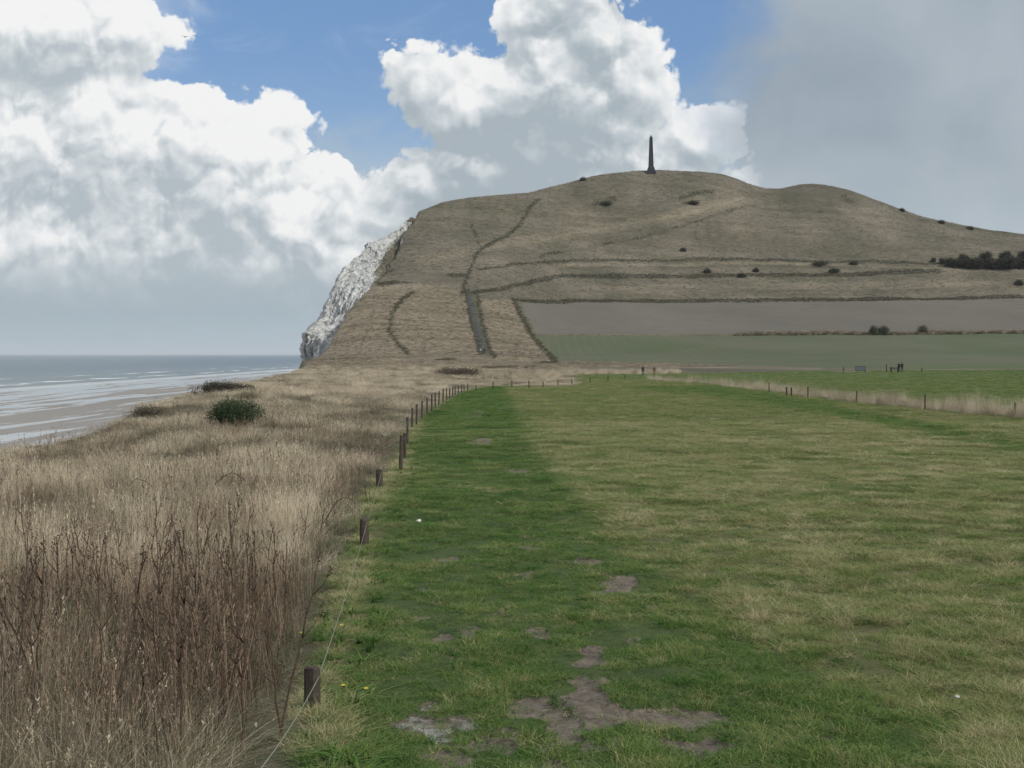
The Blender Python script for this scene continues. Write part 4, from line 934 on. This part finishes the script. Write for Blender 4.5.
for cx, cy, rx, ry, am in [(35,165,60,60,.16),(545,140,85,70,.22),(465,185,100,60,.25),(235,235,70,30,.14),(120,265,90,35,.12),(575,20,55,35,.20),(200,150,40,26,.22),(110,120,60,45,-.16),(606,185,30,60,-.18),(280,150,60,50,-.10),(150,30,120,50,-.08)]:
    dv = k.vm('MULTIPLY', k.vm('SUBTRACT', k.vm('ADD', P, k.vm('SCALE', k.vm('SUBTRACT', nzc, (.5, .5, .5)), 1.0)), ((cx-CX)/100, (HZ-cy)/100, 0)), (100/rx, 100/ry, 0))
    v_ = k.m('MULTIPLY', k.ss(k.vm('LENGTH', dv), 1.25, .35), am); dk = v_ if dk is None else k.m('ADD', dk, v_)
lit = k.m('SUBTRACT', lit, dk, clamp=True)
# cloud bases go grey towards the horizon
low_ = k.ss(Vv, 1.15, .3); lit = k.m('MULTIPLY', lit, k.m('SUBTRACT', 1.0, k.m('MULTIPLY', low_, .75)))
leftw = k.ss(U, -1.2, -2.6); lit = k.m('ADD', lit, k.m('MULTIPLY', k.m('MULTIPLY', leftw, .16), k.m('SUBTRACT', 1.0, low_)), clamp=True)
ccol = k.ramp(lit, [(0, (.35, .405, .445)), (.3, (.44, .49, .525)), (.55, (.555, .595, .62)), (.8, (.70, .72, .735)), (1, (.80, .805, .80))])
# high veil over the upper left and flat grey sheet on the right
bluef = k.new('ShaderNodeMix', data_type='RGBA'); bluef.inputs[0].default_value = .55
k.put(bluef.inputs[6], k.vm('SCALE', sky.outputs[0], ST)); k.put(bluef.inputs[7], (.145, .29, .56, 1)); base = bluef.outputs[2]
hzf = k.ss(Vv, 3.2, .4); base = k.mix(k.m('MULTIPLY', hzf, .75), base, (.42, .52, .59))
wsp = k.noise(k.vm('MULTIPLY', P, (1, 2.2, 1)), .8, 7, .6, .5, '2D')
veil = k.m('MULTIPLY', k.ss(wsp, .52, .9), .3); base = k.mix(veil, base, (.55, .62, .68))
bk = k.m('MULTIPLY', k.ss(k.m('ADD', Vv, k.m('MULTIPLY', k.m('SUBTRACT', wsp, .5), 1.2)), 2.35, 1.6), k.ss(U, -3.5, -1.2)); base = k.mix(k.m('MULTIPLY', bk, .9), base, (.40, .47, .515))
vl = k.m('MULTIPLY', k.ss(k.m('ADD', k.m('MULTIPLY', U, .75), k.m('SUBTRACT', k.m('MULTIPLY', wsp, 1.6), k.m('MULTIPLY', Vv, .35))), -2.5, -3.9), .95); base = k.mix(vl, base, (.74, .77, .79))
strat = k.ss(k.m('ADD', U, k.m('MULTIPLY', k.m('SUBTRACT', lm, .5), 2.0)), 1.75, 2.75)
scol = k.ramp(k.noise(P, .45, 6, .55, .2, '2D'), [(.3, (.27, .325, .375)), (.7, (.37, .42, .465))])
scol = k.mix(k.m('MULTIPLY', k.ss(Vv, 2.3, 1.0), .4), scol, (.50, .565, .60))
base = k.mix(k.m('MULTIPLY', strat, .96), base, scol)
c = k.mix(k.m('MULTIPLY', cov, k.m('SUBTRACT', 1.0, k.m('MULTIPLY', strat, .8))), base, ccol)
hb_ = k.ss(k.m('ADD', Vv, k.m('MULTIPLY', k.m('SUBTRACT', wsp, .5), .7)), 1.05, .25)
c = k.mix(k.m('MULTIPLY', hb_, .85), c, k.ramp(k.m('MULTIPLY', Vv, .8), [(0, (.375, .455, .50)), (.35, (.33, .405, .455)), (1, (.43, .49, .53))]))
k.put(bg.inputs[0], k.vm('SCALE', c, 1/ST))
scene.cycles.max_bounces = 5; scene.cycles.diffuse_bounces = 2; scene.cycles.transmission_bounces = 3; scene.cycles.volume_bounces = 0

# ------------------------------------------------------------------ sun behind cloud, air, camera
sl = bpy.data.lights.new('sun', 'SUN'); sl.energy = 3.1; sl.angle = R(7); sl.color = (1, .95, .88)
so = bpy.data.objects.new('sun', sl); C.objects.link(so)
sd = Vector((math.sin(SUN_RO)*math.cos(SUN_EL), math.cos(SUN_RO)*math.cos(SUN_EL), math.sin(SUN_EL))); so.rotation_euler = sd.to_track_quat('Z', 'Y').to_euler()
v, f = box(-50500, 12000, -3500, 60500, -5, 215)
hz_ = link('haze', py_mesh('haze', [(v, f)], False)); hm = bpy.data.materials.new('thin_haze'); hm.use_nodes = True; t = hm.node_tree; t.nodes.remove(t.nodes['Principled BSDF'])
pv = t.nodes.new('ShaderNodeVolumePrincipled'); pv.inputs['Density'].default_value = .00004; pv.inputs['Color'].default_value = (.86, .93, 1, 1); t.links.new(pv.outputs[0], t.nodes['Material Output'].inputs['Volume'])
hz_.data.materials.append(hm); tag(hz_, kind='stuff')
cd = bpy.data.cameras.new('camera'); co = bpy.data.objects.new('camera', cd); C.objects.link(co); scene.camera = co
co.location = (0, 0, EYE); co.rotation_euler = (math.pi/2, 0, 0); cd.sensor_width = 36; cd.lens = 36*F/1024; cd.shift_y = -(384-HZ)/1024; cd.clip_end = 120000; cd.clip_start = .1
scene.view_settings.view_transform = 'Standard'; scene.view_settings.look = 'None'; scene.view_settings.exposure = .17; scene.view_settings.gamma = 1
scene.render.resolution_x = 1024; scene.render.resolution_y = 768
